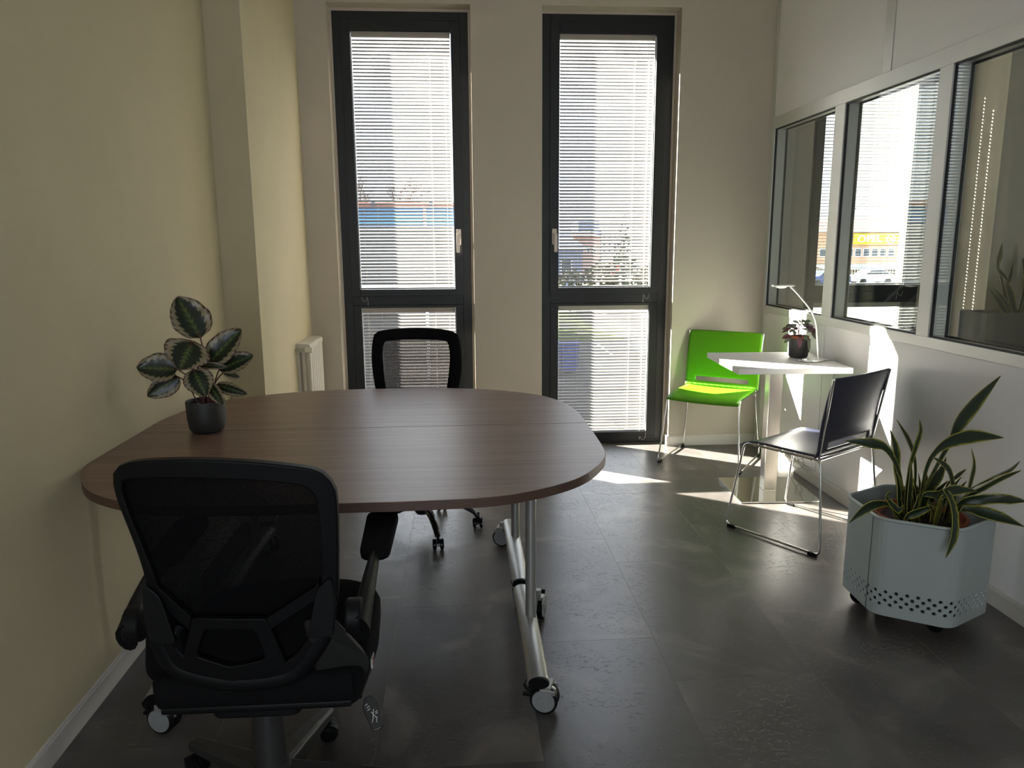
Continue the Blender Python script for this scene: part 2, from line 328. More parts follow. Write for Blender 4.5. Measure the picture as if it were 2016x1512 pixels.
def grid(bm, fn, nu, nv, skip=None, uv=False):
    vs = [[bm.verts.new(fn(i / nu, j / nv)) for i in range(nu + 1)] for j in range(nv + 1)]
    lay = bm.loops.layers.uv.verify() if uv else None
    for j in range(nv):
        for i in range(nu):
            if skip and skip((i + .5) / nu, (j + .5) / nv): continue
            f = bm.faces.new((vs[j][i], vs[j][i + 1], vs[j + 1][i + 1], vs[j + 1][i]))
            if uv:
                for lp, (a, b) in zip(f.loops, ((i, j), (i + 1, j), (i + 1, j + 1), (i, j + 1))): lp[lay].uv = (a / nu, b / nv)
    return bm
def dup(root, loc=None, rz=None, parent=None):
    r = root.copy(); COL.objects.link(r)
    if parent is not None: r.parent = parent
    if loc is not None: r.location = loc
    if rz is not None: r.rotation_euler = (0, 0, rz)
    for ch in list(root.children): dup(ch, parent=r)
    return r

# ------------------------------------------------------------------ room shell
L, R, D, EXT, H = -1.149, 2.063, 5.027, 5.42, 3.0
YB, XN = -1.5, 5.2
struct = lambda n, bm, m, **k: tag(obj(n, bm, m, **k), kind='structure')
fl = struct('floor', box(N(), -1.3, XN + .1, YB - .1, EXT, -0.25, -0.012), M['subfloor'])
xs = [-1.195, -0.7275, -0.26, 0.2075, 0.675, 1.1425, 1.61, 2.0775]
offs = [2.9, 2.322, 2.757, 2.455, 2.184, 2.60, 3.05]
tile_me = {}
def tile(x0, x1, y0, y1):
    g = 0.0001; key = (round(x1 - x0, 3), round(y1 - y0, 3))
    if key not in tile_me:
        bm = box(N(), g, x1 - x0 - g, g, y1 - y0 - g, -0.012, 0.0)
        bmesh.ops.bevel(bm, geom=[e for e in bm.edges if all(v.co.z > -0.001 for v in e.verts)], offset=0.0003, segments=1, affect='EDGES')
        me = bpy.data.meshes.new('tile'); bm.to_mesh(me); bm.free(); me.materials.append(M['floor']); tile_me[key] = me
    o = bpy.data.objects.new('tile', tile_me[key]); COL.objects.link(o); o.parent = fl; o.location = (x0, y0, 0)
for k in range(7):
    x0, x1 = max(xs[k], L - .03), min(xs[k + 1], R + .09)
    y = offs[k]
    while y > YB: y -= 0.925
    while y < 5.2:
        a, b = max(y, YB), min(y + 0.925, 5.2)
        if b - a > 0.02: tile(x0, x1, a, b)
        y += 0.925
for k in range(6):
    for j in range(8): tile(R + .1 + k * .5, R + .1 + (k + 1) * .5, -1.5 + j * .84, -1.5 + (j + 1) * .84)
struct('ceiling', box(N(), -1.3, XN + .1, YB - .1, EXT, H, H + .2), M['ceiling'])
bm = box(N(), L - .15, L, YB, D + .01, -0.01, H + .01)
struct('wall_left', bm, M['sage'])
struct('column', box(N(), L - .05, -0.982, 3.772, D + .01, -0.005, H + .01), M['sage'])
bm = N()                                                              # rear wall (behind the camera), two wide window openings added for fill light
for q in ((-1.3, XN + .1, -.01, .25), (-1.3, XN + .1, 2.65, H + .01), (-1.3, -1.05, .25, 2.65), (.7, 2.8, .25, 2.65), (4.2, XN + .1, .25, 2.65)): box(bm, q[0], q[1], YB - .15, YB, q[2], q[3])
struct('wall_rear', bm, M['white_wall'])
for k, (a, b) in enumerate(((-1.05, .7), (2.8, 4.2))):
    fill_window = thing('window_%d' % (4 + k), loc=((a + b) / 2, YB - .1, .25), kind='structure'); bm = N(); w_ = (b - a) / 2  # added, unseen windows that let sky light fill the rooms from behind
    for q in ((-w_, -w_ + .05, 0, 2.4), (w_ - .05, w_, 0, 2.4), (-.03, .03, 0, 2.4), (-w_ + .05, w_ - .05, 0, .05), (-w_ + .05, w_ - .05, 2.35, 2.4)): box(bm, q[0], q[1], -.03, .03, q[2], q[3])
    obj('frame', bm, M['frame'], fill_window); obj('glass_pane', box(N(), -w_ + .04, w_ - .04, -.003, .003, .04, 2.36), M['pane'], fill_window)
WIN = [(-0.776, 0.082, -0.665, -0.029), (0.5615, 1.4264, 0.674, 1.311), (2.370, 3.235, 2.482, 3.130)]
ZT = 2.852
bm = N()
edges = [-1.3] + [e for w in WIN for e in (w[0], w[1])] + [XN + .1]
for (grow, y0, y1, zt) in ((0.0145, D, D + .112, ZT + .017), (0.0, D + .112, EXT, ZT)):
    for k in range(0, len(edges), 2):
        a = edges[k] + (grow if k else 0); b = edges[k + 1] - (grow if k + 1 < len(edges) - 1 else 0)
        box(bm, a, b, y0, y1, -0.01, H + .01)
    for w in WIN: box(bm, w[0] - grow, w[1] + grow, y0, y1, zt, H + .01)
struct('wall_back', bm, M['white_wall'])
# skirting boards
def skirt(name, x0, x1, y0, y1):
    bm = box(N(), x0, x1, y0, y1, 0, 0.066)
    sx, sy = ((0.004, 0) if (y1 - y0) > (x1 - x0) else (0, 0.004))
    box(bm, x0 + (sx if name != 'baseboard_left' else 0), x1 - (sx if name == 'baseboard_left' else 0), y0 + sy, y1, 0.066, 0.073)
    return struct(name, bm, M['skirting'], bevel=0.0012)
skirt('baseboard_left', L, L + .013, YB, 3.772)
skirt('baseboard_right', R - .012, R, YB, D)
bm = N()
for a, b in ((-0.98, -0.79), (0.096, 0.547), (1.441, R - .012)): box(bm, a, b, D - .012, D, 0, .066); box(bm, a, b, D - .008, D, .066, .073)
for a, b in ((0.096 - .012, .096), (1.441 - .012, 1.441)): box(bm, a if a > 1 else .0965 - .014, b, D - .012, D + .1, 0, .07)
struct('baseboard_back', bm, M['skirting'], bevel=0.001)
bm = box(N(), -0.982, -0.970, 3.772, D - .012, 0, .07); box(bm, L + .013, -0.970, 3.76, 3.772, 0, .07)
struct('baseboard_column', bm, M['skirting'], bevel=0.001)

# partition wall: rails, posts, panels and double glazing
wr = thing('wall_right', kind='structure', loc=(R, 0, 0))
ZB1, ZB2, ZT1, ZT2 = 0.984, 0.937, 2.128, 2.2005
def wpart(name, x0, x1, y0, y1, z0, z1, m, bv=0.0015):
    return obj(name, box(N(), x0, x1, y0, y1, z0, z1), m, wr, world=True, bevel=bv)
mull = [(4.975, D), (4.063, 4.170), (3.172, 3.262), (2.27, 2.36), (1.37, 1.46), (0.47, 0.56), (-0.43, -0.34), (-1.5, -1.41)]
wpart('rail', R, R + .1, YB, 4.975, ZB2, ZB1, M['alu']); wpart('rail', R, R + .1, YB, 4.975, ZT1, ZT2, M['alu'])
wpart('corner_post', R, R + .1, 4.975, D, 0, H, M['alu'])
for a, b in mull[1:]: wpart('mullion', R + .001, R + .099, a, b, ZB1, ZT1, M['alu'])
wpart('post', R + .001, R + .099, 3.648, 3.725, ZT2, H, M['alu'])
for a, b in ((3.648, 4.975), (2.32, 3.644), (.99, 2.316), (-.34, .986), (-1.5, -.344)):
    wpart('upper_panel', R + .003, R + .014, a if a != 3.648 else 3.728, b, ZT2, H, M['panel'])
    wpart('upper_panel', R + .086, R + .097, a if a != 3.648 else 3.728, b, ZT2, H, M['panel'])
for a, b in ((4.116, 4.975), (2.318, 4.112), (1.42, 2.314), (.52, 1.416), (-.38, .516), (-1.5, -.384)):
    wpart('lower_panel', R + .004, R + .016, a, b, 0, ZB2, M['panel']); wpart('lower_panel', R + .084, R + .096, a, b, 0, ZB2, M['panel'])
for (a, _), (_, b) in zip(mull[:-1], mull[1:]):
    y0, y1 = b, a
    for x in (R + .012, R + .082):
        obj('glass_pane', box(N(), x, x + .006, y0 - .002, y1 + .002, ZB1 - .002, ZT1 + .002), M['pane2'], wr, world=True)
        bm = N()
        for q in ((y0, y0 + .007, ZB1, ZT1), (y1 - .007, y1, ZB1, ZT1)): box(bm, x - .003, x + .009, *q)
        for q in ((ZB1, ZB1 + .007), (ZT1 - .007, ZT1)): box(bm, x - .0029, x + .0089, y0 + .007, y1 - .007, *q)
        obj('gasket', bm, M['gasket'], wr, world=True)
# next room: column and walls
struct('wall_far_right', box(N(), XN, XN + .12, YB, D, -0.01, H + .01), M['white_wall'])
struct('column_next_room', box(N(), 3.40, 3.98, 4.66, D + .01, -0.005, H + .01), M['white_wall'])

# ------------------------------------------------------------------ windows
YF = D + .112
def window(idx, l, r, sl_, sr, handle_side):
    w = thing('window_%d' % idx, loc=((l + r) / 2, YF, 0), kind='structure')
    p = lambda n, bm, m, **k: obj(n, bm, m, w, world=True, **k)
    bm = N(); fi = 0.058
    ztr0, ztr1 = 0.998, 1.085                                        # transom
    box(bm, l, l + fi, YF, YF + .07, 0, ZT); box(bm, r - fi, r, YF, YF + .07, 0, ZT)
    box(bm, l + fi, r - fi, YF, YF + .07, ZT - fi, ZT); box(bm, l + fi, r - fi, YF, YF + .07, 0, .05); box(bm, l + fi, r - fi, YF, YF + .07, ztr0, ztr1 - .02)
    p('frame', bm, M['frame'], bevel=0.002)
    bm = N(); a, b, zb, zt = l + fi - .006, r - fi + .006, 1.058, ZT - fi + .006     # opening sash, proud of the frame
    y0, y1 = YF - .010, YF + .055
    box(bm, a, sl_, y0, y1, zb, zt); box(bm, sr, b, y0, y1, zb, zt); box(bm, sl_, sr, y0, y1, zb, 1.103); box(bm, sl_, sr, y0, y1, 2.736, zt)
    p('sash', bm, M['frame'], bevel=0.002)
    bm = N(); y0 = YF - .003                                          # fixed lower light: glazing bead
    box(bm, l + fi, sl_, y0, y1, .05, ztr0); box(bm, sr, r - fi, y0, y1, .05, ztr0); box(bm, sl_, sr, y0, y1, .05, .0784); box(bm, sl_, sr, y0, y1, .9805, ztr0)
    p('glazing_bead', bm, M['frame'], bevel=0.002)
    for z0, z1 in ((1.09, 2.75), (.07, .99)):
        p('glass_pane', box(N(), sl_ - .012, sr + .012, YF + .058, YF + .064, z0, z1), M['pane'])
    if handle_side:
        hx = (b + sr) / 2 if handle_side > 0 else (a + sl_) / 2
        bm = N(); ps = rrect(hx - .016, hx + .016, 1.395, 1.500, .006); prism(bm, ps, YF - .022, YF - .0095, 'y')
        h = p('handle', bm, M['nickel'], bevel=0.001)
        bm = N(); lx = hx - handle_side * .004
        prism(bm, rrect(lx - .0115, lx + .0115, 1.345, 1.470, .005), YF - .060, YF - .046, 'y'); box(bm, hx - .010, hx + .010, YF - .046, YF - .022, 1.446, 1.468)
        bmesh.ops.translate(bm, verts=bm.verts, vec=-(w.location)); obj('lever', bm, M['nickel'], h, bevel=0.0015)
    return w
window(1, *WIN[0], +1); window(2, *WIN[1], -1); window(3, *WIN[2], 0)

def slat_mesh(wd, holes, tilt, hx, crown=.0010):
    """one crowned slat, 25 mm deep, rotated by tilt (inner edge down)"""
    bm = N(); c, s = math.cos(tilt), math.sin(tilt)
    def P(x, t):                                                      # t in -1..1 across (inner -1)
        y = t * .0116; z = crown * (1 - t * t)              # inner edge at -y
        return (x, y * c - z * s, y * s + z * c)
    if holes:
        xb = [-wd / 2]
        for h in hx: xb += [h - .0045, h + .0045]
        xb += [wd / 2]; tb = [-1, -.5, .06, .44, .72, 1]
    else:
        xb = [-wd / 2, wd / 2]; tb = [-1, -.4, .4, 1]
    vs = [[bm.verts.new(P(x, t)) for x in xb] for t in tb]
    for j in range(len(tb) - 1):
        for i in range(len(xb) - 1):
            if holes and j == 2 and i % 2 == 1: continue
            bm.faces.new((vs[j][i], vs[j][i + 1], vs[j + 1][i + 1], vs[j + 1][i]))
    bmesh.ops.recalc_face_normals(bm, faces=bm.faces)
    me = bpy.data.meshes.new('slat'); bm.to_mesh(me); bm.free(); me.materials.append(M['slat'])
    for f in me.polygons: f.use_smooth = True
    return me
def blind(l, r, z0, z1, y, tilt, label, cord_side, holes=False, loop=.08):
    wd = r - l - .012; cx = (l + r) / 2
    t = thing('venetian_blind', label, 'blind', (cx, y, z0), group=None)
    obj('headrail', box(N(), -wd / 2 - .002, wd / 2 + .002, -.013, .013, z1 - z0 - .034, z1 - z0 - .001), M['headrail'], t, bevel=.002)
    hx = (-wd / 2 + .035, -wd / 2 + .13, wd / 2 - .13, wd / 2 - .035)
    me = slat_mesh(wd, holes, tilt, (.044, .174) if holes else hx, .0020 if holes else .0010)
    z = z1 - z0 - .034 - .018; k = 0
    while z > .020:
        o = bpy.data.objects.new('slat', me); COL.objects.link(o); o.parent = t; o.location = (0, 0, z); z -= .0217; k += 1
        o.rotation_euler = (random.uniform(-.02, .02), random.uniform(-.0008, .0008), 0)
    obj('bottom_rail', box(N(), -wd / 2, wd / 2, -.011, .011, .003, .012), M['slat'], t, bevel=.002)
    for x in hx:
        bm = N()
        for yy in (-.0135, .0135): tube(bm, [(x, yy, .012), (x, yy, z1 - z0 - .03)], .0006, 4)
        obj('ladder_cord', bm, M['cord'], t)
    for s in (-1, 1): obj('side_guide', box(N(), s * (wd / 2 + .0035) - .0015, s * (wd / 2 + .0035) + .0015, -.008, .008, 0.001, z1 - z0 - .034), M['cord'], t)
    xc = cord_side * (wd / 2 - .030)
    c2 = cord_side * .012; pts = [(xc - c2, -.020, z1 - z0 - .04), (xc - c2, -.022, .02), (xc - c2 + cord_side * .004, -.030, -loop * .6), (xc + cord_side * .013, -.032, -loop), (xc + cord_side * .030, -.030, -loop * .6), (xc + cord_side * .034, -.022, .02), (xc + cord_side * .034, -.016, .06)]
    obj('pull_cord', tube(N(), catmull(pts, 6), .0009, 5), M['cord'], t)
    return t
YBL = YF + .024
names = ['window behind far mesh chair', 'window beside lime green chair', 'window of room beyond glass partition']
TILT = (math.radians(40), math.radians(38))
for k, w in enumerate(WIN):
    tl = TILT if k < 2 else (math.radians(-9), math.radians(-9))
    cs = -1 if k == 0 else 1
    blind(w[2], w[3], 1.103, 2.736, YBL, tl[0], 'white venetian blind on tall upper pane, ' + names[k], cs, holes=(k == 2))
    blind(w[2], w[3], .0784, .9805, YBL, tl[1], 'white venetian blind on low bottom pane, ' + names[k], cs, holes=(k == 2), loop=.06)

# ------------------------------------------------------------------ the two half tables pushed together
TZ = 0.747
def caster_table(parent, x, y, rz):
    c = thing('caster', loc=(x, y, 0), rz=rz); c.parent = parent; c.scale = (1.14, 1.14, 1.14)
    bm = N()
    for s in (-1, 1): cyl(bm, (s * .013 - .008, 0, .0375), .0375, .016, 28, 'x')
    obj('wheel', bm, M['black_plastic'], c, smooth=40, bevel=.003)
    bm = N()
    for s in (-1, 1): lathe(bm, [(.031, 0), (.030, .0025), (.014, .003), (.013, .005), (.004, .0055)] if s > 0 else [(.004, -.0055), (.013, -.005), (.014, -.003), (.030, -.0025), (.031, 0)], (s * .021, 0, .0375), 28, 'x')
    obj('hub_cap', bm, M['caster_grey'], c, smooth=40)
    bm = N(); prism(bm, [(p[0], p[1]) for p in [(-.034, .040), (-.030, .066), (-.012, .080), (.012, .084), (.018, .074), (.012, .040)]], -.005, .005, 'x')
    cyl(bm, (0, 0, .074), .011, .026, 16)
    for s in (-1, 1): box(bm, s * .0215 - .002, s * .0215 + .002, -.032, .010, .058, .072)
    box(bm, -.0225, .0225, -.020, .010, .070, .082)
    obj('fork', bm, M['table_metal'], c, bevel=.002)
    bm = N(); prism(bm, [(.034, .050), (.052, .060), (.058, .074), (.052, .076), (.044, .064), (.032, .058)], -.012, .012, 'x'); box(bm, -.006, .006, .036, .060, .036, .044)
    obj('brake_lever', bm, M['black_plastic'], c, bevel=.0015)
    return c
def half_table(name, label, sgn, half):
    """half: outline of the right half from the seam outwards (absolute x,y)"""
    xc = -0.3435
    rp = [Vector((x, y, 0)) for x, y in half]
    full = rp + [Vector((2 * xc - p.x, p.y, 0)) for p in reversed(rp)]
    body = catmull(full, 5)
    t = thing(name, label, 'table', (xc, half[0][1] + sgn * -.35, 0))
    bm = N(); out = [(p.x, p.y) for p in body]
    if sgn > 0: out = out[::-1]
    prism(bm, out, TZ - .027, TZ)
    for f_ in bm.faces:
        if abs(f_.normal.z) < .5: f_.material_index = 1
    obj('tabletop', bm, [M['wood'], M['wood_edge_shade']], t, world=True, bevel=.0015)
    ys = half[0][1]; f0, f1, pc = ((2.03, 2.672, 2.40) if sgn > 0 else (2.705, 3.372, 3.12))
    bm = N()
    box(bm, 0.215 - .02, 0.215 + .02, f0 + .02, f1 - .02, TZ - .052, TZ - .0275); box(bm, -.902 - .02, -.902 + .02, f0 + .02, f1 - .02, TZ - .052, TZ - .0275)
    tube(bm, [(-.902, pc, TZ - .060), (.215, pc, TZ - .060)], .015, 10)
    obj('under_frame', bm, M['table_metal'], t, world=True, bevel=.002)
    for x in (0.215, -0.902):
        obj('post', tube(N(), [(x + .010, pc, .125), (x + .010, pc, TZ - .028)], .0185, 20), M['table_metal'], t, smooth=40, world=True)
        pts = [(x, f0 + .012, .106), (x, f0 + .15, .116), (x, pc, .119), (x, f1 - .15, .116), (x, f1 - .012, .106)]
        ft = obj('foot', tube(N(), catmull(pts, 4), .033, 20, sq=.62, side=(1, 0, 0)), M['table_metal'], t, smooth=50, world=True)
        for yy, d in ((f0 + .011, -1), (f1 - .011, 1)):
            bm = tube(N(), [(x, yy, .106), (x, yy + d * .008, .105)], .0315, 20, sq=.62, side=(1, 0, 0))
            bmesh.ops.translate(bm, verts=bm.verts, vec=-t.location); obj('end_cap', bm, M['black_plastic'], ft, smooth=40)
    loc = t.location
    near = f0 < 2.5
    for x, y, rz in (((.236, 2.062, 1.25), (.275, 2.640, -.35), (-.888, 2.055, 1.25), (-.93, 2.655, -.6)) if near else ((.18, 3.352, -1.9), (.225, 2.735, .5), (-.90, 3.352, .9), (-.93, 2.735, .4))):
        caster_table(t, x - loc.x, y - loc.y, rz)
    return t
half_table('half_oval_table', 'near half of walnut oval table, silver T legs on casters, behind black chair', 1,
           [(.461, 2.6855), (.461, 2.477), (.457, 2.32), (.447, 2.25), (.425, 2.185), (.366, 2.076), (.295, 1.996), (.188, 1.926), (.063, 1.882), (-.148, 1.868), (-.26, 1.868)])
half_table('half_oval_table', 'far half of walnut oval table, beyond the seam, nearer the windows', -1,
           [(.461, 2.6875), (.459, 2.85), (.447, 2.95), (.420, 3.075), (.345, 3.215), (.215, 3.322), (.06, 3.395), (-.11, 3.430), (-.26, 3.438)])

# ------------------------------------------------------------------ office chairs
def caster_small(parent, x, y, z=0, rz=0.0, m='black_plastic'):
    c = thing('caster', loc=(x, y, z), rz=rz); c.parent = parent
    bm = N()
    for s in (-1, 1): lathe(bm, [(.018, 0), (.0245, .003), (.026, .010), (.0245, .016), (.018, .018)], (s * .017 - .009, 0, .026), 20, 'x')
    obj('wheel', bm, M[m], c, smooth=40)
    bm = N(); prism(bm, [(.026 * math.cos(a) * 1.06, .026 + .026 * math.sin(a) * 1.08) for a in [PI * i / 10 for i in range(11)]], -.007, .007, 'x'); cyl(bm, (0, 0, .05), .0065, .03, 10)
    for s in (-1, 1): prism(bm, [(.0275 * math.cos(a), .026 + .0275 * math.sin(a)) for a in [PI * (.1 + .8 * i / 10) for i in range(11)]] + [(.0, .034)], s * .017 - .008, s * .017 + .008, 'x')
    obj('hood', bm, M[m], c, smooth=40)
    return c
CH = dict(
 outer=[(-0.202, 0.953), (-0.193, 0.97), (-0.176, 0.983), (-0.133, 0.991), (-0.061, 0.994), (0.002, 0.992), (0.078, 0.985), (0.141, 0.974), (0.188, 0.963), (0.212, 0.946), (0.226, 0.919), (0.229, 0.894), (0.227, 0.823), (0.220, 0.723), (0.210, 0.640), (0.175, 0.560), (0.140, 0.502), (0.098, 0.472), (0.043, 0.454), (-0.029, 0.451), (-0.093, 0.467), (-0.140, 0.494), (-0.164, 0.53), (-0.173, 0.585), (-0.172, 0.653), (-0.173, 0.729), (-0.180, 0.791), (-0.191, 0.853), (-0.201, 0.905)],
 inner=[(-0.187, 0.931), (-0.175, 0.948), (-0.139, 0.953), (-0.067, 0.954), (-0.003, 0.951), (0.073, 0.945), (0.137, 0.935), (0.171, 0.925), (0.186, 0.904), (0.190, 0.88), (0.190, 0.824), (0.178, 0.698), (0.066, 0.625), (-0.09, 0.632), (-0.149, 0.707), (-0.166, 0.791), (-0.180, 0.867)])
def bk(u, w, off=0.0):                                                # a point on the curved, leaning chair back
    return Vector((u, -.243 + (.99 - w) * .163 + .45 * (u - .014) ** 2 + off, w))
def plate(bm, out, off, th):
    """outline (u,w) laid on the chair back with thickness th"""
    A = [bm.verts.new(bk(u, w, off)) for u, w in out]; B = [bm.verts.new(bk(u, w, off + th)) for u, w in out]; k = len(out)
    fa, fb = bm.faces.new(A), bm.faces.new(B)
    for i in range(k): bm.faces.new((A[i], A[(i + 1) % k], B[(i + 1) % k], B[i]))
    bmesh.ops.recalc_face_normals(bm, faces=bm.faces); bmesh.ops.triangulate(bm, faces=[fa, fb])
    return bm
def strip(bm, P, Q, off, th):
    """closed ring between outlines P (outer) and Q (inner, same count)"""
    k = len(P); rows = [[bm.verts.new(bk(u, w, o)) for u, w in X] for X, o in ((P, off), (P, off + th), (Q, off + th), (Q, off))]
    for a in range(4):
        for i in range(k): bm.faces.new((rows[a][i], rows[a][(i + 1) % k], rows[(a + 1) % 4][(i + 1) % k], rows[(a + 1) % 4][i]))
    bmesh.ops.recalc_face_normals(bm, faces=bm.faces); return bm
def resample(out, n, start):
    P = [Vector((p.x, p.y)) for p in catmull([(a, b, 0) for a, b in out], 5, True)]; i0 = min(range(len(P)), key=lambda i: (P[i] - Vector(start)).length)
    P = P[i0:] + P[:i0] + [P[i0]]; ds = [0]
    for a, b in zip(P, P[1:]): ds.append(ds[-1] + (b - a).length)
    res = []; j = 0
    for i in range(n):
        s = ds[-1] * i / n
        while ds[j + 1] < s: j += 1
        t = (s - ds[j]) / max(1e-9, ds[j + 1] - ds[j]); p = P[j].lerp(P[j + 1], t); res.append((p.x, p.y))
    return res
def seat_outline(w, d, r=.09, bow=.03):
    pts = [(-w * .46, -d * .5), (w * .46, -d * .5), (w * .5, -d * .1), (w * .47, d * .36), (w * .33, d * .5), (0, d * .5 + bow), (-w * .33, d * .5), (-w * .47, d * .36), (-w * .5, -d * .1)]
    return [(p.x, p.y) for p in catmull([(a, b, 0) for a, b in fillet2(pts, .05)], 2, True)]
def fillet2(pts, r): return [(p.x, p.y) for p in fillet([(a, b, 0) for a, b in pts], r, 3, True)]
M['arm_grey'] = mat('matt charcoal moulding', (.022, .0215, .021), .6, spec=.3)
nc = thing('office_chair', 'black mesh office chair in the foreground, seen from behind at the walnut table', 'chair', (-0.486, 1.693, 0), 0.0)
a0 = math.radians(73.2)
bm = N(); lathe(bm, [(.040, .055), (.052, .075), (.050, .125), (.042, .15)], seg=24); obj('hub', bm, M['dark_plastic'], nc, smooth=40)
for k in range(5):
    a = a0 + k * 2 * PI / 5; d = Vector((math.cos(a), math.sin(a), 0)); n_ = Vector((-d.y, d.x, 0))
    bm = N(); rings = []
    for rr2, hw, zt, zb in ((.030, .034, .135, .070), (.12, .028, .124, .072), (.22, .022, .110, .076), (.300, .018, .098, .072), (.312, .013, .092, .074)):
        c = d * rr2; rings.append([bm.verts.new(c + n_ * s * hw * f + Vector((0, 0, z))) for s, f, z in ((-1, 1, zb), (1, 1, zb), (1, 1, zt - .008), (1, .6, zt), (-1, .6, zt), (-1, 1, zt - .008))])
    for A, B in zip(rings, rings[1:]):
        for j in range(6): bm.faces.new((A[j], A[(j + 1) % 6], B[(j + 1) % 6], B[j]))
    bm.faces.new(rings[0]); bm.faces.new(rings[-1]); bmesh.ops.recalc_face_normals(bm, faces=bm.faces)
    obj('base_arm', bm, M['dark_plastic'], nc, bevel=.003)
    caster_small(nc, d.x * .298, d.y * .298, 0, a + [.5, 1.4, -.4, .9, 2.0][k])
obj('gas_lift_cover', lathe(N(), [(.041, .12), (.039, .25), (.035, .355), (.030, .36)], seg=28), M['dark_plastic'], nc, smooth=40)
bm = N(); prism(bm, rrect(-.09, .11, -.13, .16, .03), .352, .388); obj('seat_mechanism', bm, M['black_plastic'], nc, bevel=.006)
bm = N(); so_ = [(x + .016, y + .105) for x, y in seat_outline(.50, .50)]; slab(bm, so_, .384, .462, .022, .006)
st = obj('seat', bm, M['black_soft'], nc, smooth=60)
bm = N(); box(bm, .258, .262, -.035, -.0, .405, .428); tg = obj('care_tag', bm, M['tag'], st)
bm = N(); slab(bm, [(x * .97 + .016, y * .97 + .105) for x, y in seat_outline(.50, .50)], .372, .392, .006); obj('seat_shell', bm, M['black_plastic'], nc, smooth=50)
PO = resample(CH['outer'], 72, (0.002, .992)); PI_ = resample(CH['inner'], 72, (-0.003, .951))
full_in = [(-0.187, 0.931), (-0.175, 0.948), (-0.139, 0.953), (-0.067, 0.954), (-0.003, 0.951), (0.073, 0.945), (0.137, 0.935), (0.171, 0.925), (0.186, 0.904), (0.190, 0.88), (0.190, 0.80), (0.186, 0.72), (0.172, .64), (0.140, .56), (0.100, .515), (0.05, .50), (-.022, .498), (-.08, .51), (-.122, .54), (-.142, .60), (-.146, .66), (-.151, .73), (-0.164, 0.80), (-0.178, 0.867)]
FI = resample(full_in, 72, (-0.003, .951))
bf = obj('back_frame', strip(N(), PO, FI, -.012, .026), M['black_plastic'], nc, smooth=50, bevel=.004)
obj('back_mesh', plate(N(), [(u * 1.03, .72 + (w - .72) * 1.025) for u, w in FI], .006, .0015), M['mesh_near'], nc, smooth=60)
for nm, o in (('back_strut', [(-0.153, 0.722), (-0.143, 0.702), (-0.088, 0.634), (-0.098, 0.603), (-0.155, 0.672)]), ('back_strut', [(0.180, 0.712), (0.172, 0.695), (0.066, 0.627), (0.072, 0.598), (0.180, 0.668)])):
    obj(nm, plate(N(), o, -.013, .018), M['black_plastic'], nc, bevel=.002)
lo = fillet2([(-0.130, 0.500), (-0.092, 0.616), (-.088, .634), (.066, .627), (0.072, 0.608), (0.100, 0.492), (-0.022, 0.470)], .012); li = fillet2([(-0.091, 0.537), (-0.066, 0.600), (-.060, .606), (.036, .602), (0.042, 0.594), (0.056, 0.524), (-0.022, 0.508)], .010)
obj('lumbar_frame', strip(N(), resample(lo, 40, (-.01, .63)), resample(li, 40, (-.01, .604)), -.014, .016), M['black_plastic'], nc, smooth=40, bevel=.002)
bow = catmull([(-.172, .56), (-.150, .50), (-.093, .472), (-.022, .458), (.060, .462), (.118, .486), (.172, .56)][0:0] or [bk(u, w, -.004) for u, w in ((-.172, .575), (-.150, .505), (-.093, .476), (-.022, .462), (.060, .464), (.118, .486), (.180, .575))], 5)
obj('back_bow', tube(N(), bow, .022, 10, sq=.55), M['black_plastic'], nc, smooth=50)
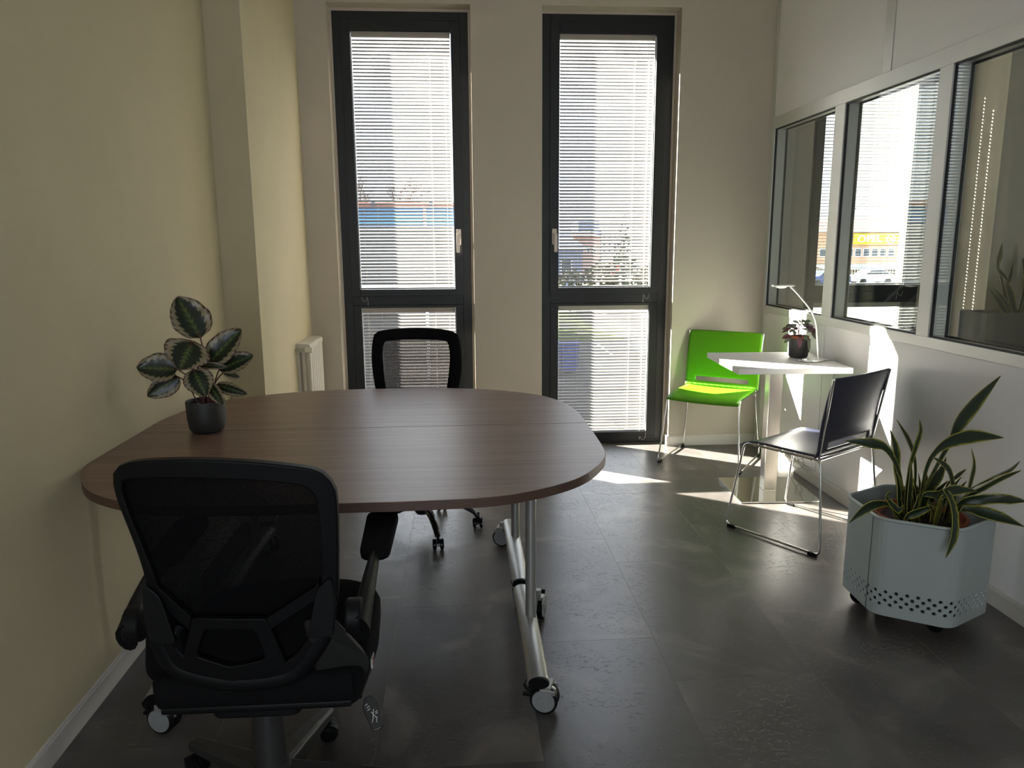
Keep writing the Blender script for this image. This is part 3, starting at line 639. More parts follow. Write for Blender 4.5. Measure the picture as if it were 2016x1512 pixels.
for s in (1, -1):
    cx = .016
    # moulded arm bracket: a block on the back frame and a flared plate running down and forward to the seat
    bm = N(); X = lambda x: cx + s * (x - .016)
    prism(bm, fillet2([(X(.150), .580), (X(.205), .585), (X(.212), .650), (X(.206), .720), (X(.175), .690)], .014), -.205, -.175, 'y')
    br = obj('arm_bracket', bm, M['black_plastic'], nc, bevel=.006)
    bm = N(); P5 = [(.150, -.200, .604), (.216, -.195, .604), (.262, -.112, .482), (.266, -.098, .446), (.222, -.062, .372), (.150, -.085, .378)]
    f_ = [Vector((X(x), y, z)) for x, y, z in fillet([(p[0], p[1], p[2]) for p in P5], .018, 4, True)]
    A = [bm.verts.new(v) for v in f_]; B = [bm.verts.new(v + Vector((-s * .012, .018, .012))) for v in f_]
    bm.faces.new(A); bm.faces.new(B)
    for i in range(len(A)): bm.faces.new((A[i], A[(i + 1) % len(A)], B[(i + 1) % len(A)], B[i]))
    bmesh.ops.recalc_face_normals(bm, faces=bm.faces)
    obj('arm_bracket', bm, M['arm_grey' if s > 0 else 'black_plastic'], nc, bevel=.004)
    bm = N(); prism(bm, fillet2([(-.09, .40), (.06, .385), (.06, .36), (-.08, .36)], .008), cx + s * .15 - .014, cx + s * .15 + .014, 'x'); obj('arm_support', bm, M['black_plastic'], nc, bevel=.004)
    bm = N(); cyl(bm, (cx + s * .212 + (0 if s > 0 else -.036), -.165, .612), .038, .036, 24, 'x'); obj('arm_pivot', bm, M['black_plastic'], nc, smooth=40, bevel=.006)
    xx = cx + s * .247
    pts = [(xx - s * .004, -.185, .588), (xx, -.12, .618), (xx + s * .004, -.02, .646), (xx + s * .004, .06, .650)]
    obj('arm_stem', tube(N(), catmull(pts, 5), [.042 - .0014 * i for i in range(16)], 12, sq=.50, side=(0, .4, 1)), M['black_plastic'], nc, smooth=50)
    bm = N(); slab(bm, [(xx + s * .004 + u * 1.0, .165 + v) for u, v in fillet2([(-.036, -.13), (.036, -.13), (.043, .12), (-.043, .12)], .032)], .645, .672, .009, .002)
    bmesh.ops.rotate(bm, verts=bm.verts, cent=(xx, .05, .655), matrix=Matrix.Rotation(math.radians(4), 3, 'X'))
    obj('arm_pad', bm, M['black_soft'], nc, smooth=50)
bm = N(); tube(bm, [(.10, -.05, .372), (.240, -.080, .362)], .005, 8)
lv = obj('height_lever', bm, M['black_plastic'], nc)
bm = N(); prism(bm, fillet2([(-.013, -.055), (.013, -.055), (.020, .0), (.010, .022), (-.010, .022), (-.020, .0)], .008), -.006, .006)
bmesh.ops.rotate(bm, verts=bm.verts, cent=(0, 0, 0), matrix=Matrix.Rotation(math.radians(50), 3, 'X') @ Matrix.Rotation(math.radians(20), 3, 'Z'))
bmesh.ops.translate(bm, verts=bm.verts, vec=(.262, -.092, .345)); obj('lever_paddle', bm, M['black_gloss'], lv, bevel=.002)
bm = N()
for p_ in (((-.004, -.030), (.004, -.010)), ((.004, -.030), (-.003, -.014)), ((-.008, -.036), (-.002, -.028)), ((.002, -.040), (.006, -.028)), ((-.010, -.008), (-.003, -.006)), ((-.010, -.002), (-.003, 0)), ((.005, -.022), (.011, -.020)), ((.005, -.018), (.011, -.016)), ((-.012, .004), (-.006, .006))):
    tube(bm, [(p_[0][0], p_[0][1], .0066), (p_[1][0], p_[1][1], .0066)], .0009, 4)
bmesh.ops.rotate(bm, verts=bm.verts, cent=(0, 0, 0), matrix=Matrix.Rotation(math.radians(50), 3, 'X') @ Matrix.Rotation(math.radians(20), 3, 'Z'))
bmesh.ops.translate(bm, verts=bm.verts, vec=(.262, -.092, .345)); obj('lever_symbol', bm, M['print_white'], lv)
bm = N()
for p_ in ((-.030, .412, -.012, .420), (-.022, .410, -.016, .424), (-.028, .420, -.008, .414)): tube(bm, [(.2625, p_[0], p_[1]), (.2625, p_[2], p_[3])], .0012, 4)
obj('tag_print', bm, M['print_red'], st)

fc = thing('office_chair', 'smaller black mesh office chair with glossy curved star base, beyond the walnut table', 'chair', (-0.205, 3.585, 0), 0.0)
for k in range(5):
    a = math.radians(-72.5 + 72 * k); d = Vector((math.cos(a), math.sin(a), 0))
    pts = [d * .02 + Vector((0, 0, .125)), d * .10 + Vector((0, 0, .135)), d * .19 + Vector((0, 0, .120)), d * .25 + Vector((0, 0, .088)), d * .272 + Vector((0, 0, .060))]
    obj('base_arm', tube(N(), catmull(pts, 4), [.021, .021, .021, .021, .020, .02, .019, .019, .018, .018, .017, .017, .016, .015, .014, .013, .012], 10, sq=.75), M['black_gloss'], fc, smooth=60)
    caster_small(fc, d.x * .277, d.y * .277, 0, [.1, -.2, .3, -.1, .2][k], 'black_gloss')
obj('hub', lathe(N(), [(.03, .085), (.04, .10), (.04, .15), (.03, .16)]), M['black_gloss'], fc, smooth=40)
obj('gas_lift_cover', lathe(N(), [(.026, .15), (.025, .40)]), M['black_plastic'], fc, smooth=40)
bm = N(); slab(bm, [(x, -y) for x, y in seat_outline(.48, .46)], .40, .47, .02, .006); obj('seat', bm, M['black_soft'], fc, smooth=60)
def fb(u, w, off=0.0): return Vector((u - .022, .285 - (w - .99) * -.16 - .40 * u * u + off, w))
fo = [(-.226, .83), (-.214, .945), (-.185, .968), (-.10, .978), (0, .981), (.10, .976), (.19, .960), (.222, .925), (.232, .80), (.215, .68), (.17, .585), (0, .56), (-.17, .585), (-.21, .68)]
fi_ = [(-.172, .83), (-.166, .898), (-.146, .918), (0, .921), (.146, .915), (.164, .893), (.170, .82), (.154, .69), (.13, .625), (0, .61), (-.13, .625), (-.160, .69)]
FO, FN = resample(fo, 56, (0, .98)), resample(fi_, 56, (0, .928))
def strip2(bm, P, Q, off, th):
    k = len(P); rows = [[bm.verts.new(fb(u, w, o)) for u, w in X] for X, o in ((P, off), (P, off + th), (Q, off + th), (Q, off))]
    for a in range(4):
        for i in range(k): bm.faces.new((rows[a][i], rows[a][(i + 1) % k], rows[(a + 1) % 4][(i + 1) % k], rows[(a + 1) % 4][i]))
    bmesh.ops.recalc_face_normals(bm, faces=bm.faces); return bm
obj('back_frame', strip2(N(), FO, FN, -.02, .035), M['black_soft'], fc, smooth=40, bevel=.012)
bm = N(); A = [bm.verts.new(fb(u, w, 0)) for u, w in FN]; f = bm.faces.new(A); bmesh.ops.triangulate(bm, faces=[f]); obj('back_mesh', bm, M['mesh_far'], fc)
obj('back_support', tube(N(), catmull([fb(0, .60, .02), fb(0, .50, .03), (-.01, .18, .40), (-.01, .05, .385)], 5), .022, 10, sq=.5), M['black_plastic'], fc, smooth=50)

# ------------------------------------------------------------------ sled chairs and white table
def sled_chair(label, m, loc, rz):
    t = thing('sled_chair', label, 'chair', loc, rz)
    r = .0056
    for s in (-1, 1):
        pts = [(s * .259, .262, r + .006), (s * .259, -.250, r + .006), (s * .226, -.205, .438), (s * .226, .195, .440)]
        obj('side_frame', tube(N(), fillet(pts, .03, 5, True), r, 10, closed=True), M['chrome'], t, smooth=60)
        pts = [(s * .226, -.195, .441), (s * .236, -.218, .60), (s * .2465, -.250, .815)]
        obj('back_upright', tube(N(), catmull(pts, 4), r, 10), M['chrome'], t, smooth=60)
        for y in (.225, -.215):
            obj('glide', box(N(), s * .259 - .009, s * .259 + .009, y - .022, y + .022, 0, .017), M['black_plastic'], t, bevel=.003)
    bm = N()
    for y in (.12, -.16): tube(bm, [(-.226, y, .434), (.226, y, .434)], r, 8)
    tube(bm, [(-.226, -.200, .441), (.226, -.200, .441)], r, 8)
    obj('cross_bar', bm, M['chrome'], t, smooth=60)
    def seat(u, v):
        x = (u - .5) * .452; y = -.190 + v * .415
        z = .452 - .016 * (1 - (2 * u - 1) ** 2) * (.35 + .65 * math.sin(PI * min(1, v * 1.05))) - .030 * max(0, (v - .78) / .22) ** 2
        return (x, y, z)
    obj('seat', grid(N(), seat, 16, 16), m, t, smooth=60, solid=.008)
    def back(u, v):
        x = (u - .5) * .490; w = .452 + v * .368
        q = max(0.0, (.10 - v) / .10)
        y = -.196 - .008 * v - .046 * v * v - .015 * (1 - (2 * u - 1) ** 2) * min(1, v * 3) + q * q * .012
        e = abs(2 * u - 1); w -= .012 * max(0, (e - .9) / .1) ** 2 * max(0, (v - .9) / .1)
        return (x, y, w)
    slot = lambda u, v: .14 < u < .86 and .085 < v < .165
    obj('backrest', grid(N(), back, 28, 36, slot), m, t, smooth=60, solid=.008)
    return t
g = sled_chair('lime green plastic chair with chrome sled legs, against the window wall', M['green'], (1.62, 4.668, 0), math.atan2(.594, -.805) + math.radians(1.0))
b = sled_chair('dark navy plastic chair with chrome sled legs, seen from behind at the white table', M['navy'], (1.674, 3.430, 0), math.atan2(.55, .835))
WT = .76
wt = thing('cafe_table', 'small square white table on brushed steel column, against the glass partition', 'table', (1.742, 4.012, 0), math.radians(-3))
obj('tabletop', box(N(), -.298, .298, -.298, .298, WT - .030, WT), M['white_top'], wt, bevel=.002)
obj('column', box(N(), -.037, .037, -.037, .037, .0105, WT - .036), M['steel'], wt, bevel=.003)
bm = N(); box(bm, -.15, .15, -.15, .15, WT - .036, WT - .0302); obj('mounting_plate', bm, M['steel'], wt)
obj('base_plate', box(N(), -.222, .222, -.212, .222, .001, .011), M['plate'], wt, bevel=.002)

# ------------------------------------------------------------------ desk lamp
lp = thing('desk_lamp', 'slim silver desk lamp with arched stem, beside small striped plant', 'lamp', (1.915, 3.938, WT))
bm = N(); lathe(bm, [(.070, .001), (.072, .004), (.070, .010), (.050, .013), (.01, .014)], seg=36); bmesh.ops.scale(bm, verts=bm.verts, vec=(1, .62, 1)); obj('base', bm, M['silver'], lp, smooth=40)
bm = N(); box(bm, -.062, -.040, -.030, -.012, .009, .019); obj('switch', bm, M['silver'], lp, bevel=.003)
LAMP = [(.030, -.008, .012), (.022, -.008, .087), (.008, -.008, .190), (-.010, -.008, .246), (-.036, -.008, .289), (-.074, -.008, .334), (-.117, -.008, .379), (-.150, -.008, .408)]
obj('stem', tube(N(), catmull(LAMP, 5), .0052, 10), M['silver'], lp, smooth=60)
bm = N(); o = fillet2([(-.255, -.028), (-.128, -.020), (-.122, .010), (-.250, .018)], .009); slab(bm, o, .409, .4165, .0025); obj('head', bm, M['silver'], lp, smooth=40)
bm = N(); lathe(bm, [(.012, -.010), (.020, -.006), (.025, 0)], (-.198, -.006, .409), 16); bmesh.ops.scale(bm, verts=bm.verts, vec=(1.3, .8, 1), space=Matrix.Translation((.198, .006, 0))); obj('diffuser', bm, M['white_top'], lp, smooth=60)
bm = N(); P_ = [(1.975, 3.925, WT + .004), (2.005, 3.945, WT + .004), (2.035, 3.925, WT + .004), (2.0525, 3.94, WT + .004), (2.055, 3.95, .70), (2.054, 4.05, .40), (2.045, 4.20, .16), (2.035, 4.27, .10), (2.03, 4.34, .055), (2.03, 4.26, .05), (2.035, 4.20, .085), (2.04, 4.24, .13), (2.045, 4.30, .14), (2.04, 4.28, .085), (2.045, 4.20, .06), (2.046, 4.12, .078)]
tag(obj('lamp_cord', tube(bm, catmull(P_, 6), .0016, 6), M['caster_grey'], smooth=60), 'thin grey cord curling down the wall behind the white table', 'cord')

# ------------------------------------------------------------------ plants
def blade(pts, m, parent, name='leaf', fold=.25, nu=6, sub=5, nrm=None, twist=0.0):
    """a leaf along pts (x,y,z,width): curved strip with a folded midrib"""
    P = catmull([p[:3] for p in pts], sub); k = len(P); Wd = catmull([(p[3], 0, 0) for p in pts], sub)
    view = Vector(nrm) if nrm else Vector((0.55, -0.80, 0.25)).normalized()
    bm = N(); lay = bm.loops.layers.uv.verify(); rows = []
    for i in range(k):
        T = (P[min(i + 1, k - 1)] - P[max(i - 1, 0)]).normalized()
        sd = T.cross(view); sd = sd.normalized() if sd.length > .15 else T.cross(Vector((0, 0, 1))).normalized()
        nn = sd.cross(T)
        if twist:
            q = Quaternion(T, twist * i / (k - 1)); sd = q @ sd; nn = q @ nn
        w = max(.0012, Wd[i].x / 2)
        rows.append([bm.verts.new(P[i] + sd * w * (2 * j / nu - 1) + nn * w * fold * (2 * j / nu - 1) ** 2) for j in range(nu + 1)])
    for i in range(k - 1):
        for j in range(nu):
            f = bm.faces.new((rows[i][j], rows[i][j + 1], rows[i + 1][j + 1], rows[i + 1][j]))
            for lp_, (a, b_) in zip(f.loops, ((j, i), (j + 1, i), (j + 1, i + 1), (j, i + 1))): lp_[lay].uv = (a / nu, b_ / (k - 1))
    return obj(name, bm, m, parent, smooth=180, solid=.0014)
def oval(base, tip, hw, roll, m, parent, name='leaf', wav=.06, curl=.12, nrm=(0.3, -0.9, 0.3), nv=16, nu=12, notch=.42):
    B, T = Vector(base), Vector(tip); ax = T - B; Ln = ax.length; ax.normalize()
    v = Vector(nrm); sd = ax.cross(v).normalized(); nn = sd.cross(ax).normalized()
    q = Quaternion(ax, roll); sd = q @ sd; nn = q @ nn; ph = random.uniform(0, 6)
    bm = N(); lay = bm.loops.layers.uv.verify(); rows = []
    for j in range(nv + 1):
        t = j / nv; w = hw * (math.sin(PI * t ** .78) ** .62 if 0 < t < 1 else .02)
        rows.append([])
        for i in range(nu + 1):
            a = 2 * i / nu - 1
            z = -curl * Ln * (t - .45) ** 2 * 1.6 + hw * .22 * a * a + hw * wav * math.sin(t * 19 + ph + (2 if a > 0 else 0)) * abs(a) ** 2
            rows[-1].append(bm.verts.new(B + ax * Ln * t + sd * w * a + nn * z))
    for j in range(nv):
        for i in range(nu):
            f = bm.faces.new((rows[j][i], rows[j][i + 1], rows[j + 1][i + 1], rows[j + 1][i]))
            for lp_, (p, s_) in zip(f.loops, ((i, j), (i + 1, j), (i + 1, j + 1), (i, j + 1))): lp_[lay].uv = (p / nu, s_ / nv)
    return obj(name, bm, m, parent, smooth=180, solid=.0012)
# rose-painted plant on the walnut table
cp = thing('potted_plant', 'rose painted leafy plant in charcoal pot on the walnut table', 'plant', (-0.91, 2.683, TZ))
obj('pot', lathe(N(), [(.040, .001), (.052, .004), (.060, .014), (.065, .05), (.0665, .112), (.0655, .1145), (.0625, .1135), (.060, .098)], seg=40), M['pot_dark'], cp, smooth=40)
obj('soil', lathe(N(), [(.060, .080), (.060, .094), (.03, .098)], seg=24), M['soil'], cp, smooth=40)
CAL = [((.002, .0, .336), (-.075, .03, .479), .0686, .2), ((.014, .02, .242), (.128, .05, .361), .0495, -.2), ((-.02, -.02, .323), (-.045, -.10, .240), .0768, 0), ((-.075, -.03, .231), (-.199, -.06, .245), .0541, .1), ((-.075, -.02, .202), (-.173, -.06, .143), .0391, -.3), ((-.011, -.06, .233), (.038, -.10, .148), .0491, 0), ((.033, -.06, .189), (.093, -.10, .116), .0233, .3), ((.043, 0, .168), (.153, -.02, .137), .0225, .3), ((.044, .04, .215), (.156, .08, .262), .0406, -.3), ((-.013, 0, .240), (.087, 0, .233), .014, 0), ((.055, .05, .204), (.103, .08, .181), .013, 0)]
for i, (b_, t_, hw, ro) in enumerate(CAL):
    lf = oval(b_, t_, hw, ro, M['calathea'], cp, nrm=(0.32, -0.88, 0.35))
    a = 2.4 * i; root = Vector((.022 * math.cos(a), .022 * math.sin(a), .094)); e = Vector(b_)
    obj('stalk', tube(N(), catmull([root, root.lerp(e, .5) + Vector((0, 0, .02)), e, e + (Vector(t_) - e) * .12], 4), .0024, 6), M['stem_red'], cp, smooth=60)
# small striped plant on the white table
ip = thing('potted_plant', 'small striped purple and green plant in charcoal pot on the white table', 'plant', (1.905, 4.085, WT))
obj('pot', lathe(N(), [(.040, .001), (.047, .004), (.052, .012), (.056, .10), (.0565, .108), (.0545, .109), (.052, .100)], seg=36), M['pot_dark'], ip, smooth=40)
obj('nursery_pot', lathe(N(), [(.040, .02), (.048, .105), (.0505, .106), (.0515, .124), (.0485, .124), (.047, .112)], seg=30), M['terracotta'], ip, smooth=40)
obj('soil', lathe(N(), [(.046, .10), (.046, .112), (.02, .115)], seg=20), M['soil'], ip, smooth=40)
obj('pot_label', box(N(), .0555, .060, -.012, .0, .065, .105), M['pot_dark'], ip)
rnd = random.Random(11)
IP = []
for i in range(46):
    a = rnd.uniform(0, 2 * PI); rad = rnd.uniform(.015, .068); z0 = .13 + .060 * (1 - (rad / .075) ** 2) + rnd.uniform(-.012, .014)
    ln = rnd.uniform(.035, .052); dr = rnd.uniform(.3, 1.0) * (rad / .06); b_ = Vector((rad * math.cos(a), rad * math.sin(a), z0))
    a2 = a + rnd.uniform(-.7, .7); t_ = b_ + Vector((math.cos(a2) * ln * .75, math.sin(a2) * ln * .75, ln * (.35 - dr)))
    IP.append((b_, t_, rnd.uniform(.011, .0155), a2))
for b_, t_ in (((-.02, -.050, .125), (-.026, -.066, .060)), ((.024, -.052, .118), (.030, -.068, .038)), ((-.062, -.02, .13), (-.112, -.03, .113)), ((-.06, -.03, .12), (-.098, -.03, .088)), ((.03, .01, .175), (-.005, .015, .212)), ((.062, -.02, .14), (.078, -.05, .105))):
    IP.append((Vector(b_), Vector(t_), .0145, 0))
for b_, t_, hw, a2 in IP:
    oval(b_, t_, hw, rnd.uniform(-.4, .4), M['inch_dark' if rnd.random() < .4 else 'inch_plant'], ip, nrm=(.15, -.55, .8), nv=6, nu=4, wav=.02)
for i in range(12):
    b_ = IP[i * 3][0]; r0 = Vector((b_.x * .3, b_.y * .3, .113)); obj('stalk', tube(N(), catmull([r0, r0.lerp(b_, .6) + Vector((0, 0, .02)), b_], 3), .0016, 5), M['stem_red'], ip, smooth=60)

# hexagonal steel planter on casters with snake plant
px, py = 1.700, 2.560
pt = thing('hexagonal_planter', 'pale blue grey hexagonal steel planter on casters, perforated near its foot', 'planter', (px, py, 0))
hexa = fillet([(  .252 * math.cos(math.radians(a)), .252 * math.sin(math.radians(a)), 0) for a in (-152.5, -92.5, -32.5, 27.5, 87.5, 147.5)], .038, 6, True)
per = hexa + [hexa[0]]; ds = [0.0]
for a, b_ in zip(per, per[1:]): ds.append(ds[-1] + (b_ - a).length)
def on_hex(s, ins=0.0):
    s = s % ds[-1]; j = 0
    while ds[j + 1] < s: j += 1
    p = per[j].lerp(per[j + 1], (s - ds[j]) / max(1e-9, ds[j + 1] - ds[j])); return p * (1 - ins / .22)
def hex_wall(z0, z1, ins=0.0, n=96, bm=None):
    bm = bm or N(); A = [bm.verts.new(on_hex(ds[-1] * i / n, ins) + Vector((0, 0, z0))) for i in range(n)]; B = [bm.verts.new(on_hex(ds[-1] * i / n, ins) + Vector((0, 0, z1))) for i in range(n)]
    for i in range(n): bm.faces.new((A[i], A[(i + 1) % n], B[(i + 1) % n], B[i]))
    return bm
ZP0, ZP1 = .068, .436
c_ = .034; rows_ = 4; zh0 = .104; zh1 = zh0 + rows_ * .0158
bm = N(); hex_wall(ZP0, zh0, bm=bm); hex_wall(zh1, ZP1 - .012, bm=bm)
ncell = int(ds[-1] / c_ / 2) * 2; cw = ds[-1] / ncell; ch = .0158; rh = .0076
for row in range(rows_):
    z0 = zh0 + row * ch; sh = (row % 2) * cw / 2
    for i in range(ncell):
        s0 = i * cw + sh; zc = z0 + ch / 2; sc = s0 + cw / 2
        def V(u, z): return bm.verts.new(on_hex(u) + Vector((0, 0, z)))
        sq = [V(s0, z0), V(sc, z0), V(s0 + cw, z0), V(s0 + cw, zc), V(s0 + cw, z0 + ch), V(sc, z0 + ch), V(s0, z0 + ch), V(s0, zc)]
        ang = [-135, -90, -45, 0, 45, 90, 135, 180]
        if i in ():
            bm.faces.new(sq); continue
        ho = [V(sc + rh * math.cos(math.radians(a)), zc + rh * math.sin(math.radians(a))) for a in ang]
        hi = [bm.verts.new(on_hex(sc + rh * math.cos(math.radians(a)) * .8, .004) + Vector((0, 0, zc + rh * math.sin(math.radians(a)) * .8))) for a in ang]
        for k in range(8):
            bm.faces.new((sq[k], sq[(k + 1) % 8], ho[(k + 1) % 8], ho[k])); bm.faces.new((ho[k], ho[(k + 1) % 8], hi[(k + 1) % 8], hi[k]))
obj('shell', bm, M['planter'], pt)
bm = N(); pts = [on_hex(ds[-1] * i / 96) * .992 + Vector((0, 0, ZP1 - .006)) for i in range(96)]; tube(bm, pts, .0065, 8, closed=True); obj('rolled_rim', bm, M['planter'], pt, smooth=60)
bm = hex_wall(.20, ZP1 - .006, .010); obj('liner', bm, M['planter'], pt)
bm = hex_wall(.082, .199, .016); obj('shade_sheet', bm, M['planter_shade'], pt)  # dark sheet added behind the holes in place of the shaded inside
bm = N(); bm.faces.new([bm.verts.new(on_hex(ds[-1] * i / 96, .002) + Vector((0, 0, .074))) for i in range(96)]); bm.faces.new([bm.verts.new(on_hex(ds[-1] * i / 96, .002) + Vector((0, 0, .080))) for i in range(96)]); obj('floor_plate', bm, M['planter'], pt)
for a in (-146, -108): 
    s_ = min(range(960), key=lambda i: abs(math.degrees(math.atan2(on_hex(ds[-1] * i / 960).y, on_hex(ds[-1] * i / 960).x)) - a)) * ds[-1] / 960
sm = min(range(2000), key=lambda i: (on_hex(ds[-1] * i / 2000) - Vector((-.223, -.075, 0))).length) * ds[-1] / 2000
q = on_hex(sm); bm = N(); tube(bm, [q * 1.001 + Vector((0, 0, ZP0)), q * 1.001 + Vector((0, 0, ZP1 - .012))], .0012, 5); obj('seam', bm, M['gasket'], pt)
for cx_, cy_ in ((.02, -.135), (-.142, .105), (.145, .07), (-.02, .16)): 
    c = caster_small(pt, cx_, cy_, 0, .6); c.scale = (1.15, 1.15, 1.15)
sp_ = thing('snake_plant', 'snake plant with yellow edged leaves in terracotta pot, inside the hexagonal planter', 'plant', (1.695, 2.55, .081))
obj('pot', lathe(N(), [(.110, 0), (.115, .004), (.142, .29), (.155, .292), (.160, .325), (.149, .326), (.142, .305)], seg=44), M['terracotta'], sp_, smooth=40)
obj('soil', lathe(N(), [(.142, .28), (.142, .304), (.06, .312)], seg=32), M['soil'], sp_, smooth=40)
SNAKE = [[(-0.026, -0.02, 0.456, 0.0199), (0.04, 0.0, 0.578, 0.024), (0.098, 0.02, 0.671, 0.0323), (0.137, 0.04, 0.737, 0.069), (0.215, 0.06, 0.817, 0.0618), (0.315, 0.08, 0.905, 0.0034)], [(-0.022, -0.02, 0.456, 0.0199), (-0.003, -0.01, 0.582, 0.0277), (0.034, 0.0, 0.642, 0.0278), (0.094, 0.01, 0.677, 0.0442), (0.187, 0.02, 0.691, 0.0491), (0.316, 0.03, 0.68, 0.0034)], [(-0.068, 0.03, 0.454, 0.04), (-0.086, 0.047, 0.567, 0.0476), (-0.085, 0.063, 0.635, 0.0476), (-0.096, 0.08, 0.709, 0.0032)], [(-0.085, -0.02, 0.472, 0.0197), (-0.093, 0.01, 0.564, 0.0275), (-0.122, 0.04, 0.635, 0.0392), (-0.165, 0.07, 0.657, 0.0431), (-0.257, 0.1, 0.664, 0.0031)], [(-0.009, 0.03, 0.452, 0.0162), (-0.007, 0.047, 0.564, 0.0201), (-0.01, 0.065, 0.618, 0.0241), (-0.027, 0.082, 0.672, 0.0281), (-0.061, 0.1, 0.74, 0.0032)], [(-0.09, -0.04, 0.479, 0.0195), (-0.09, -0.045, 0.595, 0.0232), (-0.08, -0.05, 0.68, 0.0345), (-0.071, -0.055, 0.737, 0.0306), (-0.076, -0.06, 0.779, 0.003)], [(0.077, -0.07, 0.463, 0.032), (0.056, -0.08, 0.538, 0.0355), (0.024, -0.09, 0.605, 0.0311), (-0.039, -0.1, 0.652, 0.0031)], [(0.002, 0.0, 0.448, 0.0482), (0.031, 0.01, 0.517, 0.0644), (0.07, 0.02, 0.556, 0.0486), (0.1, 0.03, 0.611, 0.0032)], [(0.185, 0.03, 0.432, 0.0167), (0.221, 0.053, 0.527, 0.0294), (0.243, 0.077, 0.571, 0.0211), (0.247, 0.1, 0.62, 0.0034)], [(0.133, 0.06, 0.483, 0.01), (0.169, 0.083, 0.502, 0.0126), (0.21, 0.107, 0.514, 0.0187), (0.256, 0.13, 0.529, 0.0034)], [(0.125, -0.05, 0.476, 0.0324), (0.171, -0.087, 0.537, 0.0482), (0.21, -0.123, 0.583, 0.04), (0.247, -0.16, 0.614, 0.0032)], [(0.175, 0.01, 0.469, 0.0099), (0.168, -0.035, 0.513, 0.0122), (0.208, -0.08, 0.569, 0.0243), (0.233, -0.125, 0.61, 0.024), (0.23, -0.17, 0.65, 0.0032)], [(0.092, -0.07, 0.463, 0.024), (0.146, -0.1, 0.489, 0.0401), (0.186, -0.13, 0.501, 0.036), (0.219, -0.16, 0.506, 0.036), (0.251, -0.19, 0.511, 0.008)], [(0.087, -0.1, 0.452, 0.0159), (0.129, -0.14, 0.455, 0.0476), (0.184, -0.18, 0.444, 0.0437), (0.234, -0.22, 0.43, 0.0032)], [(-0.046, -0.17, 0.544, 0.0303), (-0.036, -0.2, 0.53, 0.0414), (-0.037, -0.23, 0.477, 0.0488), (-0.055, -0.26, 0.415, 0.0449), (-0.088, -0.29, 0.358, 0.003)], [(-0.182, -0.1, 0.475, 0.0114), (-0.247, -0.127, 0.493, 0.0297), (-0.309, -0.153, 0.484, 0.0329), (-0.371, -0.18, 0.449, 0.0029)], [(-0.103, -0.08, 0.465, 0.0386), (-0.104, -0.08, 0.55, 0.0345), (-0.105, -0.08, 0.634, 0.003)], [(-0.101, -0.02, 0.451, 0.0354), (-0.105, -0.01, 0.527, 0.0391), (-0.114, 0.0, 0.575, 0.0031)], [(-0.066, -0.1, 0.506, 0.0154), (-0.009, -0.107, 0.514, 0.0311), (0.041, -0.113, 0.532, 0.039), (0.124, -0.12, 0.529, 0.0032)], [(-0.17, -0.12, 0.44, 0.0114), (-0.191, -0.127, 0.485, 0.0165), (-0.219, -0.133, 0.522, 0.0163), (-0.208, -0.14, 0.544, 0.003)], [(-0.215, -0.14, 0.507, 0.0223), (-0.178, -0.14, 0.475, 0.0255), (-0.155, -0.14, 0.492, 0.003)], [(-0.052, -0.14, 0.426, 0.0108), (-0.058, -0.147, 0.474, 0.0138), (-0.075, -0.153, 0.501, 0.0137), (-0.04, -0.16, 0.482, 0.0031)], [(-0.102, -0.11, 0.448, 0.0307), (-0.095, -0.115, 0.491, 0.0306), (-0.093, -0.12, 0.525, 0.003)], [(-0.138, -0.12, 0.435, 0.0229), (-0.095, -0.13, 0.462, 0.0306), (-0.041, -0.14, 0.485, 0.0077)], [(-0.009, -0.12, 0.431, 0.0109), (-0.004, -0.127, 0.479, 0.014), (-0.027, -0.133, 0.524, 0.0138), (-0.008, -0.14, 0.534, 0.0031)]]
for i, pts in enumerate(SNAKE):
    p0 = pts[0]
    if p0[2] > .43 and len(pts) > 2:
        rx, ry = p0[0] * .82, p0[1] * .85; d = math.hypot(rx, ry)
        if d > .12: rx, ry = rx * .12 / d, ry * .12 / d
        pts = [(rx, ry, .385, p0[3] * .8)] + list(pts)
    blade([(x, y, z - .081, w) for x, y, z, w in pts], M['snake'], sp_, fold=.30 + .1 * (i % 3))

rl = random.Random(21)
for i in range(14):                                                   # short inner leaves around the clump
    a = rl.uniform(0, 2 * PI); r0 = rl.uniform(.01, .09); x, y = r0 * math.cos(a), r0 * math.sin(a); ln = rl.uniform(.09, .20); k = rl.uniform(.10, .55)
    w = rl.uniform(.028, .044); a += rl.uniform(-.4, .4)
    blade([(x, y, .30, w * .7), (x + k * .3 * ln * math.cos(a), y + k * .3 * ln * math.sin(a), .30 + ln * .5, w), (x + k * ln * math.cos(a), y + k * ln * math.sin(a), .30 + ln * (1 - k * .3), .003)], M['snake'], sp_, fold=.35)
